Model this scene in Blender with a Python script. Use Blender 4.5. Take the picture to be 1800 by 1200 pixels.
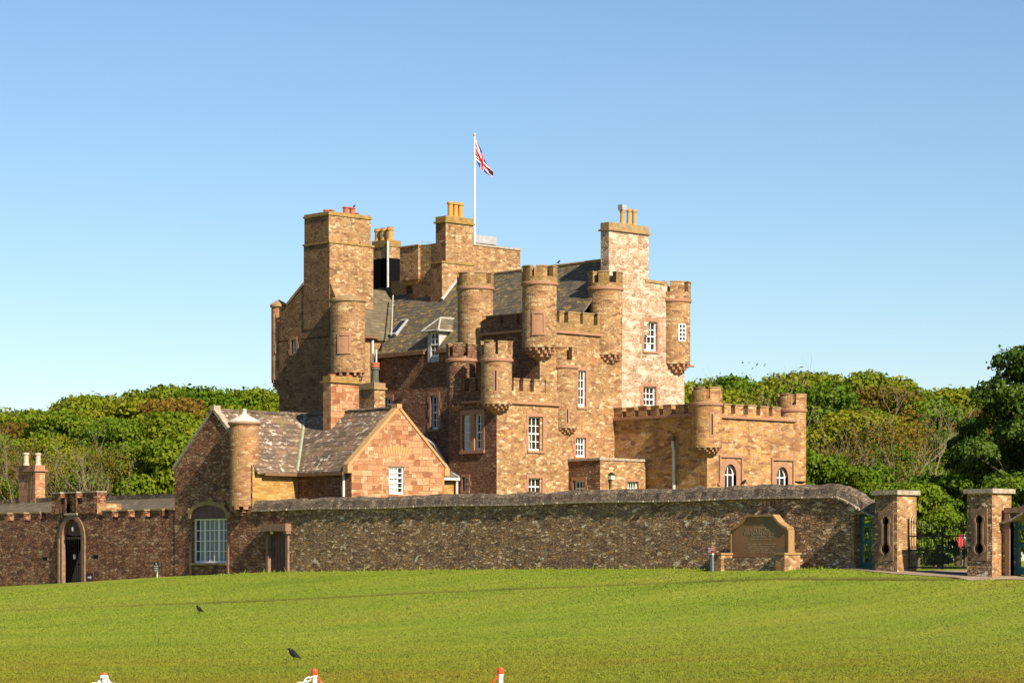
import bpy, math, random
import numpy as np
from mathutils import Vector, Matrix
for o in list(bpy.data.objects): bpy.data.objects.remove(o)
S = bpy.context.scene; C = S.collection
random.seed(7); RNG = np.random.default_rng(11)
R = math.radians
# ------------------------------------------------------------------ camera, sky, sun, exposure
# world X (u) runs along the sunlit fronts, world Y (v) along the shaded fronts and the long garden wall; eye at the origin
F, CX, HY = 4500.0, 900.0, 985.0
TH = math.atan2(4900, 4500)
cam = bpy.data.cameras.new('camera'); co = bpy.data.objects.new('camera', cam); C.objects.link(co)
cam.sensor_width = 36; cam.lens = 36 * F / 1800; cam.shift_y = (HY - 600) / 1800
cam.clip_start = 1; cam.clip_end = 9000
PHI = -math.atan2(math.cos(TH), math.sin(TH))
co.rotation_euler = (R(90), 0, PHI); S.camera = co
SUN = Vector((-0.125, -1.0, 0.70)).normalized()
w = bpy.data.worlds.new('World'); S.world = w; w.use_nodes = True
nt = w.node_tree; nt.nodes.clear()
sky = nt.nodes.new('ShaderNodeTexSky'); sky.sky_type = 'NISHITA'; sky.sun_disc = False
sky.sun_elevation = math.asin(SUN.z); sky.sun_rotation = math.atan2(SUN.x, SUN.y)
sky.air_density = 1.0; sky.dust_density = 0.25; sky.ozone_density = 3.0; sky.altitude = 50
bg = nt.nodes.new('ShaderNodeBackground'); bg.inputs[1].default_value = 0.068
wo = nt.nodes.new('ShaderNodeOutputWorld')
hs = nt.nodes.new('ShaderNodeHueSaturation'); hs.inputs['Saturation'].default_value = 1.08; hs.inputs['Hue'].default_value = 0.501; nt.links.new(sky.outputs[0], hs.inputs['Color']); nt.links.new(hs.outputs[0], bg.inputs[0]); nt.links.new(bg.outputs[0], wo.inputs[0])
sl = bpy.data.lights.new('sun', 'SUN'); sl.energy = 5.0; sl.angle = R(0.53); sl.color = (1.0, 0.875, 0.69)
so = bpy.data.objects.new('sun', sl); C.objects.link(so)
so.rotation_euler = SUN.to_track_quat('Z', 'Y').to_euler(); so.location = SUN * 300
S.view_settings.view_transform = 'Standard'; S.view_settings.look = 'None'
S.view_settings.exposure = 0.95; S.view_settings.gamma = 1.0
S.render.engine = 'CYCLES'

# ------------------------------------------------------------------ measuring helpers
US = np.array([math.sin(TH), math.cos(TH)]); VS = np.array([-math.cos(TH), math.sin(TH)])   # (right, away) of u and v
def ray(px): return np.array([(px - CX) / F, 1.0])
def onu(u, px): r = ray(px); y = u / (r @ US); return float((r * y) @ VS)        # v where the sight line meets the plane u
def onv(v, px): r = ray(px); y = v / (r @ VS); return float((r * y) @ US)
def dep(u, v): return u * US[1] + v * VS[1]
def Z(u, v, py): return (HY - py) * dep(u, v) / F
def xy(x, y): return (x * US[0] + y * US[1], x * VS[0] + y * VS[1])              # (right, away) -> (u, v)
U0 = 72.31                                                                        # plane of the garden wall

def ground(u, v, base_only=False):
    u = np.asarray(u, float); v = np.asarray(v, float)
    base = np.interp(v, [40, 55, 60, 80, 95, 104, 112, 120, 135], [-0.85, -0.5, -0.27, -0.36, -0.52, -0.78, -1.12, -1.42, -1.8])
    d = U0 - u
    z = np.where(d > 0, base - 0.08 * d, base + np.clip(-d / 8, 0, 1) * (-0.35 - base))
    t = (z + 2.27) / 0.22
    z = np.where(d > 0, -2.27 + 0.22 * np.logaddexp(0, np.clip(t, -40, 40)), z)
    ld = d - (4.4 + 0.555 * (v - 59.8))
    z = z + np.where((d > 0) & (v < 100), -0.15 * np.exp(-(ld / 0.28) ** 2), 0)
    z = z + np.where(d > 1, 0.03 * np.sin(u * .31 + 1.3 * np.sin(v * .21)) * np.clip((d - 1) / 8, 0, 1), 0)
    return z
def on_ground(px, py):
    lo = None
    for y in np.arange(20, 140, 0.05):
        x = (px - CX) / F * y; u, v = xy(x, y)
        if float(ground(u, v)) >= (HY - py) * y / F: return u, v, float(ground(u, v))
    return u, v, float(ground(u, v))

# ------------------------------------------------------------------ mesh helpers
class MB:
    def __init__(s): s.v = []; s.f = []; s.uv = []; s.m = []
    def poly(s, pts, uv=None, m=0):
        b = len(s.v); s.v += [tuple(map(float, p)) for p in pts]; s.f.append(list(range(b, b + len(pts)))); s.uv.append(uv); s.m.append(m)
    def box(s, u0, u1, v0, v1, z0, z1, m=0, skip=''):
        a = (u0, v0, z0); b = (u1, v0, z0); c = (u1, v1, z0); d = (u0, v1, z0)
        e = (u0, v0, z1); f = (u1, v0, z1); g = (u1, v1, z1); h = (u0, v1, z1)
        for k, q in (('b', (d, c, b, a)), ('t', (e, f, g, h)), ('v', (a, b, f, e)), ('V', (c, d, h, g)), ('u', (d, a, e, h)), ('U', (b, c, g, f))):
            if k not in skip: s.poly(q, m=m)
        return s
    def hexa(s, lo, hi, m=0):
        """lo, hi: 4 corner points each (counter-clockwise seen from above)"""
        s.poly(lo[::-1], m=m); s.poly(hi, m=m)
        n = len(lo)
        for i in range(n): j = (i + 1) % n; s.poly((lo[i], lo[j], hi[j], hi[i]), m=m)
    def extrude(s, pts, d, m=0):
        """planar outline pts extruded by vector d"""
        q = [tuple(np.add(p, d)) for p in pts]
        s.poly(pts[::-1], m=m); s.poly(q, m=m)
        n = len(pts)
        for i in range(n): j = (i + 1) % n; s.poly((pts[i], pts[j], q[j], q[i]), m=m)
    def lathe(s, cu, cv, prof, n=40, a0=0, a1=2 * math.pi, m=0):
        L = [0]
        for i in range(1, len(prof)): L.append(L[-1] + math.dist(prof[i], prof[i - 1]))
        rm = max(p[0] for p in prof)
        for i in range(len(prof) - 1):
            (r0, z0), (r1, z1) = prof[i], prof[i + 1]
            for k in range(n):
                b0 = a0 + (a1 - a0) * k / n; b1 = a0 + (a1 - a0) * (k + 1) / n
                P = lambda r, z, b: (cu + r * math.cos(b), cv + r * math.sin(b), z)
                s.poly((P(r0, z0, b0), P(r0, z0, b1), P(r1, z1, b1), P(r1, z1, b0)),
                       uv=((b0 * rm, L[i]), (b1 * rm, L[i]), (b1 * rm, L[i + 1]), (b0 * rm, L[i + 1])), m=m)
    def arc(s, cu, cv, r0, r1, b0, b1, z0, z1, n=6, m=0):
        """solid ring segment"""
        P = lambda r, z, b: (cu + r * math.cos(b), cv + r * math.sin(b), z)
        for k in range(n):
            x = b0 + (b1 - b0) * k / n; y = b0 + (b1 - b0) * (k + 1) / n
            s.poly((P(r1, z0, x), P(r1, z0, y), P(r1, z1, y), P(r1, z1, x)), uv=((x * r1, z0), (y * r1, z0), (y * r1, z1), (x * r1, z1)), m=m)
            s.poly((P(r0, z0, y), P(r0, z0, x), P(r0, z1, x), P(r0, z1, y)), m=m)
            s.poly((P(r0, z1, x), P(r1, z1, x), P(r1, z1, y), P(r0, z1, y)), m=m)
            s.poly((P(r0, z0, y), P(r1, z0, y), P(r1, z0, x), P(r0, z0, x)), m=m)
        for b in (b0, b1):
            q = (P(r0, z0, b), P(r1, z0, b), P(r1, z1, b), P(r0, z1, b))
            s.poly(q if b == b0 else q[::-1], m=m)
    def tube(s, pts, rad, n=8, m=0):
        pts = [Vector(p) for p in pts]
        if not hasattr(rad, '__len__'): rad = [rad] * len(pts)
        rings = []
        for i, p in enumerate(pts):
            d = (pts[min(i + 1, len(pts) - 1)] - pts[max(i - 1, 0)]).normalized()
            x = d.orthogonal().normalized() if i == 0 else (x - d * x.dot(d)).normalized()
            y = d.cross(x)
            rings.append([p + (x * math.cos(t) + y * math.sin(t)) * rad[i] for t in [2 * math.pi * k / n for k in range(n)]])
        for i in range(len(pts) - 1):
            for k in range(n): j = (k + 1) % n; s.poly((rings[i][k], rings[i][j], rings[i + 1][j], rings[i + 1][k]), m=m)
        s.poly(rings[0][::-1], m=m); s.poly(rings[-1], m=m)
    def ball(s, c, r, nu=12, nv=8, m=0):
        r = (r, r, r) if not hasattr(r, '__len__') else r
        P = lambda i, j: (c[0] + r[0] * math.sin(math.pi * j / nv) * math.cos(2 * math.pi * i / nu), c[1] + r[1] * math.sin(math.pi * j / nv) * math.sin(2 * math.pi * i / nu), c[2] - r[2] * math.cos(math.pi * j / nv))
        for j in range(nv):
            for i in range(nu):
                q = [P(i, j), P(i + 1, j), P(i + 1, j + 1), P(i, j + 1)]
                if j == 0: q = [q[0], q[2], q[3]]
                elif j == nv - 1: q = q[:3]
                s.poly(q, m=m)
    def build(s, name, mat, parent=None, smooth=False, loc=None):
        off = Vector((0, 0, 0))
        if parent is not None:
            p = parent
            while p is not None: off += p.location; p = p.parent
        elif loc is not None: off = Vector(loc)
        me = bpy.data.meshes.new(name)
        me.from_pydata([(x - off.x, y - off.y, z - off.z) for x, y, z in s.v], [], s.f)
        lay = me.uv_layers.new(name='UVMap')
        out = []
        for fi, f in enumerate(s.f):
            if s.uv[fi] is not None: out += [c for q in s.uv[fi] for c in q]; continue
            P = [Vector(s.v[i]) for i in f]; nrm = Vector((0, 0, 0))
            for i in range(len(P)): nrm += P[i].cross(P[(i + 1) % len(P)])
            if len(P) >= 3:
                nrm = Vector((0, 0, 0)); c0 = P[0]
                for i in range(1, len(P) - 1): nrm += (P[i] - c0).cross(P[i + 1] - c0)
            if nrm.length < 1e-9: nrm = Vector((0, 0, 1))
            nrm.normalize()
            t = Vector((1, 0, 0)) if abs(nrm.z) > .98 else Vector((0, 0, 1)).cross(nrm).normalized()
            b = nrm.cross(t)
            for p in P: out += [p.dot(t), p.dot(b)]
        lay.data.foreach_set('uv', out)
        ms = mat if isinstance(mat, (list, tuple)) else [mat]
        for m_ in ms: me.materials.append(m_)
        me.polygons.foreach_set('material_index', s.m)
        if smooth: me.polygons.foreach_set('use_smooth', [True] * len(s.f))
        me.update()
        o = bpy.data.objects.new(name, me); C.objects.link(o)
        if parent is not None: o.parent = parent
        elif loc is not None: o.location = loc
        return o
def thing(name, label, cat, loc=(0, 0, 0), group=None):
    o = bpy.data.objects.new(name, None); C.objects.link(o); o.location = loc; o.empty_display_size = .5
    return tag(o, label, cat, group)
def tag(o, label, cat, group=None, kind=None):
    if label: o['label'] = label
    if cat: o['category'] = cat
    if group: o['group'] = group
    if kind: o['kind'] = kind
    return o
def copy_tree(o, parent=None):
    c = o.copy(); C.objects.link(c)
    if parent is not None: c.parent = parent
    for ch in list(o.children): copy_tree(ch, c)
    return c

# ------------------------------------------------------------------ materials
class NT:
    def __init__(s, name):
        s.m = bpy.data.materials.new(name); s.m.use_nodes = True; s.t = s.m.node_tree; s.t.nodes.clear()
        s.out = s.n('ShaderNodeOutputMaterial'); s.b = s.n('ShaderNodeBsdfPrincipled'); s.l(s.b.outputs[0], s.out.inputs[0])
        s.b.inputs['Specular IOR Level'].default_value = .25
    def n(s, t, **k):
        x = s.t.nodes.new(t)
        for a, b in k.items(): setattr(x, a, b)
        return x
    def l(s, a, b): s.t.links.new(a, b)
    def val(s, x, i, v):
        if hasattr(v, 'is_output'): s.l(v, x.inputs[i])
        else: x.inputs[i].default_value = v
    def math(s, op, a, b=0.0, clamp=False):
        x = s.n('ShaderNodeMath', operation=op, use_clamp=clamp); s.val(x, 0, a); s.val(x, 1, b); return x.outputs[0]
    def mix(s, f, a, b, bt='MIX'):
        x = s.n('ShaderNodeMix', data_type='RGBA', blend_type=bt); s.val(x, 0, f)
        s.val(x, 6, a if hasattr(a, 'is_output') else (*a, 1)[:4]); s.val(x, 7, b if hasattr(b, 'is_output') else (*b, 1)[:4]); return x.outputs[2]
    def ramp(s, f, stops, interp='LINEAR'):
        x = s.n('ShaderNodeValToRGB'); e = x.color_ramp; e.interpolation = interp
        while len(e.elements) < len(stops): e.elements.new(.5)
        for k, (p, c) in enumerate(stops): e.elements[k].position = p; e.elements[k].color = (*c, 1) if hasattr(c, '__len__') else (c, c, c, 1)
        s.l(f, x.inputs[0]); return x.outputs[0]
    def noise(s, vec, scale, detail=3, rough=.55, dim='3D', out=0):
        x = s.n('ShaderNodeTexNoise', noise_dimensions=dim); x.inputs['Scale'].default_value = scale; x.inputs['Detail'].default_value = detail; x.inputs['Roughness'].default_value = rough
        s.l(vec, x.inputs['Vector']); return x.outputs[out]
    def mapping(s, vec, scale=(1, 1, 1), loc=(0, 0, 0), rot=(0, 0, 0)):
        x = s.n('ShaderNodeMapping'); x.inputs['Scale'].default_value = scale; x.inputs['Location'].default_value = loc; x.inputs['Rotation'].default_value = rot
        s.l(vec, x.inputs['Vector']); return x.outputs[0]
    def bump(s, h, strength, dist):
        x = s.n('ShaderNodeBump'); x.inputs['Strength'].default_value = strength; x.inputs['Distance'].default_value = dist
        s.l(h, x.inputs['Height']); s.l(x.outputs[0], s.b.inputs['Normal'])

def stone(name, pal, mortar, bw=.5, rh=.2, ms=.018, rubble=0.0, bump=.6, patch=None, patch_amt=0., lichen=None, warp=.05, rough=.9, streak=0., contrast=.25, bdist=.05, joint=.55):
    """coursed masonry (brick lattice with wandering course heights) mixed with random rubble; uv in metres"""
    t = NT(name); uv = t.n('ShaderNodeTexCoord').outputs['UV']
    geo = t.n('ShaderNodeNewGeometry').outputs['Position']
    nz = t.noise(uv, 1.7, 3, out=1)
    sub = t.n('ShaderNodeVectorMath', operation='SUBTRACT'); t.l(nz, sub.inputs[0]); sub.inputs[1].default_value = (.5, .5, .5)
    sc = t.n('ShaderNodeVectorMath', operation='SCALE'); t.l(sub.outputs[0], sc.inputs[0]); sc.inputs['Scale'].default_value = warp * 2.2
    sx = t.n('ShaderNodeSeparateXYZ'); t.l(uv, sx.inputs[0])
    n1 = t.n('ShaderNodeTexNoise', noise_dimensions='1D'); n1.inputs['Scale'].default_value = 1.3 / (rh * 5); n1.inputs['Detail'].default_value = 1; t.l(sx.outputs[1], n1.inputs['W'])
    cy = t.n('ShaderNodeCombineXYZ'); t.l(t.math('MULTIPLY', t.math('SUBTRACT', n1.outputs[0], .5), rh * 1.1), cy.inputs[1])
    a = t.n('ShaderNodeVectorMath', operation='ADD'); t.l(uv, a.inputs[0]); t.l(sc.outputs[0], a.inputs[1])
    a2 = t.n('ShaderNodeVectorMath', operation='ADD'); t.l(a.outputs[0], a2.inputs[0]); t.l(cy.outputs[0], a2.inputs[1])
    def brick(w_, h_, off, loc):
        b = t.n('ShaderNodeTexBrick', offset=off, squash=.62, squash_frequency=3); t.l(t.mapping(a2.outputs[0], loc=loc), b.inputs['Vector'])
        for i, x in (('Color1', (0, 0, 0, 1)), ('Color2', (1, 1, 1, 1)), ('Mortar', (0, 0, 0, 1)), ('Scale', 1.), ('Mortar Size', ms), ('Mortar Smooth', .35), ('Bias', 0.), ('Brick Width', w_), ('Row Height', h_)): b.inputs[i].default_value = x
        return b
    b1 = brick(bw, rh, .43, (0, 0, 0)); b2 = brick(bw * .68, rh * .62, .37, (3.3, 1.7, 0))
    sel = t.ramp(t.noise(t.mapping(uv, (.55, .9, 1)), 1.2, 2), [(.5, 0.), (.54, 1.)])
    colv = t.mix(sel, b1.outputs[0], b2.outputs[0]); mort = t.mix(sel, b1.outputs[1], b2.outputs[1])
    if rubble > 0:
        nz2 = t.n('ShaderNodeVectorMath', operation='SCALE'); s9 = t.n('ShaderNodeVectorMath', operation='SUBTRACT'); t.l(t.noise(uv, 7, 3, out=1), s9.inputs[0]); s9.inputs[1].default_value = (.5, .5, .5); t.l(s9.outputs[0], nz2.inputs[0]); nz2.inputs['Scale'].default_value = .16
        a3 = t.n('ShaderNodeVectorMath', operation='ADD'); t.l(a.outputs[0], a3.inputs[0]); t.l(nz2.outputs[0], a3.inputs[1])
        mv = t.mapping(a3.outputs[0], (1 / (bw * .8), 1 / (rh * 1.05), 1))
        v1 = t.n('ShaderNodeTexVoronoi', voronoi_dimensions='2D', feature='F1'); v2 = t.n('ShaderNodeTexVoronoi', voronoi_dimensions='2D', feature='DISTANCE_TO_EDGE')
        for v in (v1, v2): t.l(mv, v.inputs['Vector']); v.inputs['Scale'].default_value = 1.; v.inputs['Randomness'].default_value = .95
        sp = t.n('ShaderNodeSeparateColor'); t.l(v1.outputs['Color'], sp.inputs[0])
        em = t.ramp(v2.outputs['Distance'], [(.03, 1.), (.13, 0.)])
        if rubble >= 1: colv = sp.outputs[0]; mort = em
        else:
            sel2 = t.ramp(t.noise(t.mapping(uv, (1, 1, 1), (7, 3, 0)), .9, 2), [(.5 - rubble * .18 + .05, 1.), (.62 - rubble * .18 + .05, 0.)])
            colv = t.mix(sel2, colv, sp.outputs[0]); mort = t.mix(sel2, mort, em)
    n_ = len(pal); col = t.ramp(colv, [((i + .5) / n_, c) for i, c in enumerate(pal)])
    fine = t.noise(geo, 16, 4, .75); mid = t.noise(geo, 1.1, 4, .6)
    col = t.mix(1., col, t.ramp(fine, [(.25, 1 - contrast), (.75, 1 + contrast)]), 'MULTIPLY')
    col = t.mix(t.math('MULTIPLY', mort, joint), col, mortar)
    col = t.mix(1., col, t.ramp(mid, [(.3, .78), (.7, 1.15)]), 'MULTIPLY')
    if patch is not None:
        pm = t.ramp(t.noise(t.mapping(a2.outputs[0], (.9, 1.6, 1), (1.2, 9, 0)), 1.5, 5, .75), [(.62 - patch_amt * .35, 0.), (.67 - patch_amt * .35, 1.)])
        col = t.mix(pm, col, patch)
    if lichen is not None:
        lc, amt, lscale = lichen
        lm = t.ramp(t.noise(t.mapping(uv, (.8, 1.2, 1), (4, 2, 0)), lscale, 3, .6), [(.74 - amt, 0.), (.79 - amt, .85)])
        col = t.mix(lm, col, lc)
    if streak > 0:
        st = t.ramp(t.noise(t.mapping(uv, (2.6, .16, 1)), 1.5, 3), [(.6, 0.), (.75, streak)])
        col = t.mix(st, col, (.10, .06, .035))
    t.l(col, t.b.inputs['Base Color']); t.b.inputs['Roughness'].default_value = rough
    h = t.math('ADD', t.math('MULTIPLY', t.math('SUBTRACT', 1., mort), .7), t.math('ADD', t.math('MULTIPLY', fine, .45), t.math('MULTIPLY', colv, .35)))
    t.bump(h, bump, bdist)
    return t.m
def plain(name, col, rough=.7, var=.15, scale=6, metal=0., bump=0.):
    t = NT(name); p = t.n('ShaderNodeNewGeometry').outputs['Position']
    f = t.noise(p, scale, 4, .65)
    t.l(t.mix(1., t.mix(0., col, col), t.ramp(f, [(.25, 1 - var), (.75, 1 + var)]), 'MULTIPLY'), t.b.inputs['Base Color'])
    t.b.inputs['Roughness'].default_value = rough; t.b.inputs['Metallic'].default_value = metal
    if bump: t.bump(f, bump, .03)
    return t.m
def slate(name, pal, cw, ch, lichen, lamt, lsc, lichen2=None, l2amt=0., bump=.5, vary=.2):
    t = NT(name); uv = t.n('ShaderNodeTexCoord').outputs['UV']; geo = t.n('ShaderNodeNewGeometry').outputs['Position']
    b = t.n('ShaderNodeTexBrick', offset=.5); t.l(uv, b.inputs['Vector'])
    for i, x in (('Color1', (0, 0, 0, 1)), ('Color2', (1, 1, 1, 1)), ('Mortar', (0, 0, 0, 1)), ('Scale', 1.), ('Mortar Size', .012), ('Mortar Smooth', .2), ('Bias', 0.), ('Brick Width', cw), ('Row Height', ch)): b.inputs[i].default_value = x
    col = t.ramp(b.outputs[0], [((i + .5) / len(pal), c) for i, c in enumerate(pal)])
    sx = t.n('ShaderNodeSeparateXYZ'); t.l(uv, sx.inputs[0])
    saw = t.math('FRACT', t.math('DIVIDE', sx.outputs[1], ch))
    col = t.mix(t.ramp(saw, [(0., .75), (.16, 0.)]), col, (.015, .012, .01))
    fine = t.noise(geo, 5, 4, .65)
    col = t.mix(1., col, t.ramp(fine, [(.25, 1 - vary), (.75, 1 + vary)]), 'MULTIPLY')
    lm = t.ramp(t.noise(t.mapping(uv, (1., 1.5, 1)), lsc, 4, .62), [(.70 - lamt, 0.), (.75 - lamt, .9)])
    big = t.ramp(t.noise(uv, .45, 2, .5), [(.35, .2), (.6, 1.)])
    col = t.mix(t.math('MULTIPLY', lm, big), col, lichen)
    if lichen2 is not None:
        l2 = t.ramp(t.noise(t.mapping(uv, (1, 1.3, 1), (5, 8, 0)), .7, 5, .7), [(.66 - l2amt, 0.), (.8 - l2amt, .7)])
        col = t.mix(l2, col, lichen2)
    t.l(col, t.b.inputs['Base Color']); t.b.inputs['Roughness'].default_value = .75
    t.bump(t.math('ADD', t.math('MULTIPLY', saw, -.5), t.math('ADD', t.math('MULTIPLY', b.outputs[0], .25), t.math('MULTIPLY', fine, .4))), bump, .04)
    return t.m

M = {}
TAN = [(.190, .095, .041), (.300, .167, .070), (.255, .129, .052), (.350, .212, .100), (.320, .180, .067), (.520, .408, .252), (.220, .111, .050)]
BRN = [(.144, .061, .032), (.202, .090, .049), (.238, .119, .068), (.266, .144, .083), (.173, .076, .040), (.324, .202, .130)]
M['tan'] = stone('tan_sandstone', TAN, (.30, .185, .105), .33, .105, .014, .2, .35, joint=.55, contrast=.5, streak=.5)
M['brown'] = stone('shade_browned_rubble', BRN, (.10, .055, .035), .36, .12, .014, .75, 1., bdist=.08, contrast=.5, streak=.5)  # rubble, mostly on -u walls; part of its dark brown is painted-in shade
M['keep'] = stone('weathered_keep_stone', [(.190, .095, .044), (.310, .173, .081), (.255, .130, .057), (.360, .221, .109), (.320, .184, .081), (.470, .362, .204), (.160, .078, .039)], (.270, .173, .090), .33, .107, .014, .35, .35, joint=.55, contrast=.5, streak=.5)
M['white'] = stone('limewashed_rubble', [(.250, .149, .089), (.334, .207, .131), (.301, .182, .110), (.416, .297, .205)], (.484, .389, .294), .5, .17, .022, .2, .6, patch=(.516, .421, .319), patch_amt=.30, warp=.08, joint=.9, contrast=.15)
M['ashlar'] = stone('squared_sandstone', [(.246, .098, .045), (.361, .180, .090), (.410, .234, .123), (.344, .164, .082), (.467, .320, .189), (.394, .213, .107), (.295, .119, .053)], (.164, .070, .037), .62, .3, .012, 0, .3, warp=.012, contrast=.15, joint=.7)
M['yellow'] = stone('yellow_sandstone', [(.302, .158, .036), (.389, .216, .054), (.432, .274, .094), (.317, .187, .072)], (.302, .202, .086), .5, .12, .012, .1, .5)
M['ext'] = stone('honey_sandstone', [(.23, .105, .043), (.34, .18, .068), (.39, .235, .10), (.43, .255, .075), (.29, .135, .058), (.48, .345, .20), (.20, .09, .043)], (.25, .145, .08), .44, .125, .014, .1, .25, joint=.55, contrast=.45, streak=.5)
M['garden'] = stone('dark_lichened_rubble', [(.177, .103, .056), (.368, .221, .113), (.265, .176, .113), (.500, .273, .101), (.353, .247, .158), (.279, .156, .090), (.706, .507, .315)], (.132, .084, .052), .30, .075, .02, 1., 1., lichen=((.883, .780, .608), .095, 1.7), contrast=.75, bdist=.09, joint=.55, warp=.09)
M['court'] = stone('red_rubble_wall', [(.19, .075, .04), (.30, .13, .07), (.36, .175, .095), (.25, .105, .055), (.46, .28, .17), (.16, .07, .042)], (.11, .055, .034), .44, .13, .02, 1., 1., lichen=((.36, .33, .28), .03, 1.6), contrast=.65, bdist=.1, joint=.5, warp=.09)
M['shadekeep'] = stone('weathered_shade_side_stone', [(.125, .063, .030), (.187, .105, .044), (.218, .126, .063), (.156, .084, .037), (.250, .154, .089), (.101, .052, .026)], (.133, .077, .044), .36, .118, .013, .5, .6, joint=.5, contrast=.4, streak=.5)  # weathered stone darkened further: shade of the -u faces put into the colour
M['parapet'] = stone('ochre_stained_parapet', [(.20, .12, .045), (.27, .165, .06), (.24, .135, .055), (.32, .215, .10)], (.16, .10, .045), .36, .118, .013, .3, .3, joint=.5, contrast=.45, streak=.5)
M['mattblack'] = plain('matt_black', (.006, .006, .007), .95, .2)
M['mattblack'].node_tree.nodes['Principled BSDF'].inputs['Specular IOR Level'].default_value = .03
M['memedge'] = plain('memorial_edging', (.30, .175, .075), .85, .15, 5, bump=.2)
M['cope'] = stone('grey_coping_stone', [(.14, .10, .072), (.24, .18, .125), (.31, .24, .175), (.20, .14, .092)], (.05, .04, .03), .34, .07, .02, .6, .9, lichen=((.42, .40, .34), .06, 3.), contrast=.4)
M['ledge'] = plain('lichened_ledge_stone', (.315, .255, .191), .9, .55, 5, bump=.6)
M['trim'] = plain('dressed_sandstone', (.306, .162, .098), .85, .18, 4, bump=.25)
M['limecap'] = plain('pale_limed_cap', (.50, .45, .37), .9, .35, 6, bump=.4)
M['trimgrey'] = plain('grey_brown_dressed_stone', (.21, .125, .08), .9, .35, 5, bump=.3)
M['trimdark'] = plain('weathered_cap_stone', (.27, .18, .09), .9, .35, 5, bump=.4)
M['ochre'] = plain('ochre_lichened_cap', (.255, .162, .051), .9, .4, 4, bump=.4)
M['slate'] = slate('dark_roof_slate', [(.07, .06, .048), (.105, .088, .062), (.13, .108, .075), (.085, .07, .055)], .32, .24, (.36, .23, .03), .14, 2.6, (.20, .145, .035), .12)
M['slate2'] = slate('grey_green_slate', [(.10, .085, .055), (.13, .105, .065), (.085, .07, .045), (.15, .12, .08)], .32, .24, (.26, .17, .03), .06, 2.6, (.16, .12, .05), .05)
M['flag'] = slate('lichened_stone_slates', [(.10, .07, .048), (.15, .10, .068), (.19, .12, .075), (.125, .085, .055)], .6, .34, (.52, .46, .38), .145, 2.9, (.17, .14, .05), .1, .7, .3)
M['lead'] = plain('grey_lead', (.30, .31, .32), .5, .2, 3)
M['pale'] = plain('pale_lead_and_render', (.35, .33, .30), .7, .25, 5)
M['green'] = plain('verdigris_valley', (.24, .26, .17), .8, .25, 5)
M['frame'] = plain('white_window_paint', (.72, .71, .68), .45, .05, 3)
t = NT('window_glass'); t.b.inputs['Base Color'].default_value = (.018, .02, .022, 1); t.b.inputs['Roughness'].default_value = .06; t.b.inputs['Specular IOR Level'].default_value = .55
_g = t.n('ShaderNodeNewGeometry').outputs['Position']; t.bump(t.noise(_g, 1.1, 2), .12, .05); M['glass'] = t.m
M['shadenet'] = plain('shaded_net_curtain', (.26, .28, .30), .9, .12, 7)  # bluish shade of the wide -u window put into the curtain colour
M['curtain'] = plain('pale_curtain', (.62, .58, .50), .9, .12, 7)
M['dark'] = plain('dark_void', (.012, .01, .01), .9, .2)
M['pot'] = plain('buff_clay_pot', (.425, .230, .060), .75, .15, 4)
M['redpot'] = plain('red_clay_pot', (.38, .10, .045), .75, .2, 4)
M['whitepot'] = plain('cream_clay_pot', (.44, .37, .27), .8, .15, 4)
M['darkpot'] = plain('sooty_clay_pot', (.09, .09, .065), .8, .3, 4)
M['pipe'] = plain('pale_painted_pipe', (.52, .50, .46), .6, .2, 4)
M['gutter'] = plain('brown_cast_iron', (.16, .09, .05), .6, .25, 4)
M['iron'] = plain('black_iron', (.012, .012, .014), .5, .3, 8)
M['teal'] = plain('teal_paint', (.03, .13, .12), .55, .15, 5)
M['door'] = plain('dark_oak_door', (.105, .055, .05), .65, .3, 3)
M['memorial'] = stone('memorial_sandstone', [(.19, .115, .05), (.23, .13, .06), (.17, .12, .065)], (.15, .09, .045), 1.1, 2.4, .006, 0, .15, warp=0., contrast=.1)
M['memtrim'] = plain('memorial_edge_stone', (.391, .230, .102), .85, .15, 5, bump=.2)
M['letter'] = plain('pale_cut_letters', (.29, .21, .125), .9, .2, 6)
M['path'] = plain('pale_gravel', (.25, .185, .13), .95, .3, 9, bump=.4)
M['wpost'] = plain('white_post_paint', (.66, .64, .60), .5, .08, 5)
M['redp'] = plain('red_plastic', (.62, .07, .02), .45, .08, 5)
M['whitep'] = plain('white_plastic', (.75, .72, .66), .45, .08, 5)
M['bird'] = plain('black_feathers', (.006, .006, .008), .8, .3, 20)
M['nape'] = plain('grey_nape_feathers', (.05, .053, .062), .7, .3, 20)
M['signp'] = plain('plum_sign_paint', (.045, .012, .03), .5, .1)
M['signb'] = plain('black_sign_paint', (.015, .012, .012), .5, .1)
M['signr'] = plain('red_sign_paint', (.50, .06, .07), .5, .1)
M['signw'] = plain('white_lettering', (.72, .69, .66), .6, .08)
M['greypost'] = plain('blue_grey_post', (.12, .14, .17), .6, .15)
exec_after = []
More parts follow.
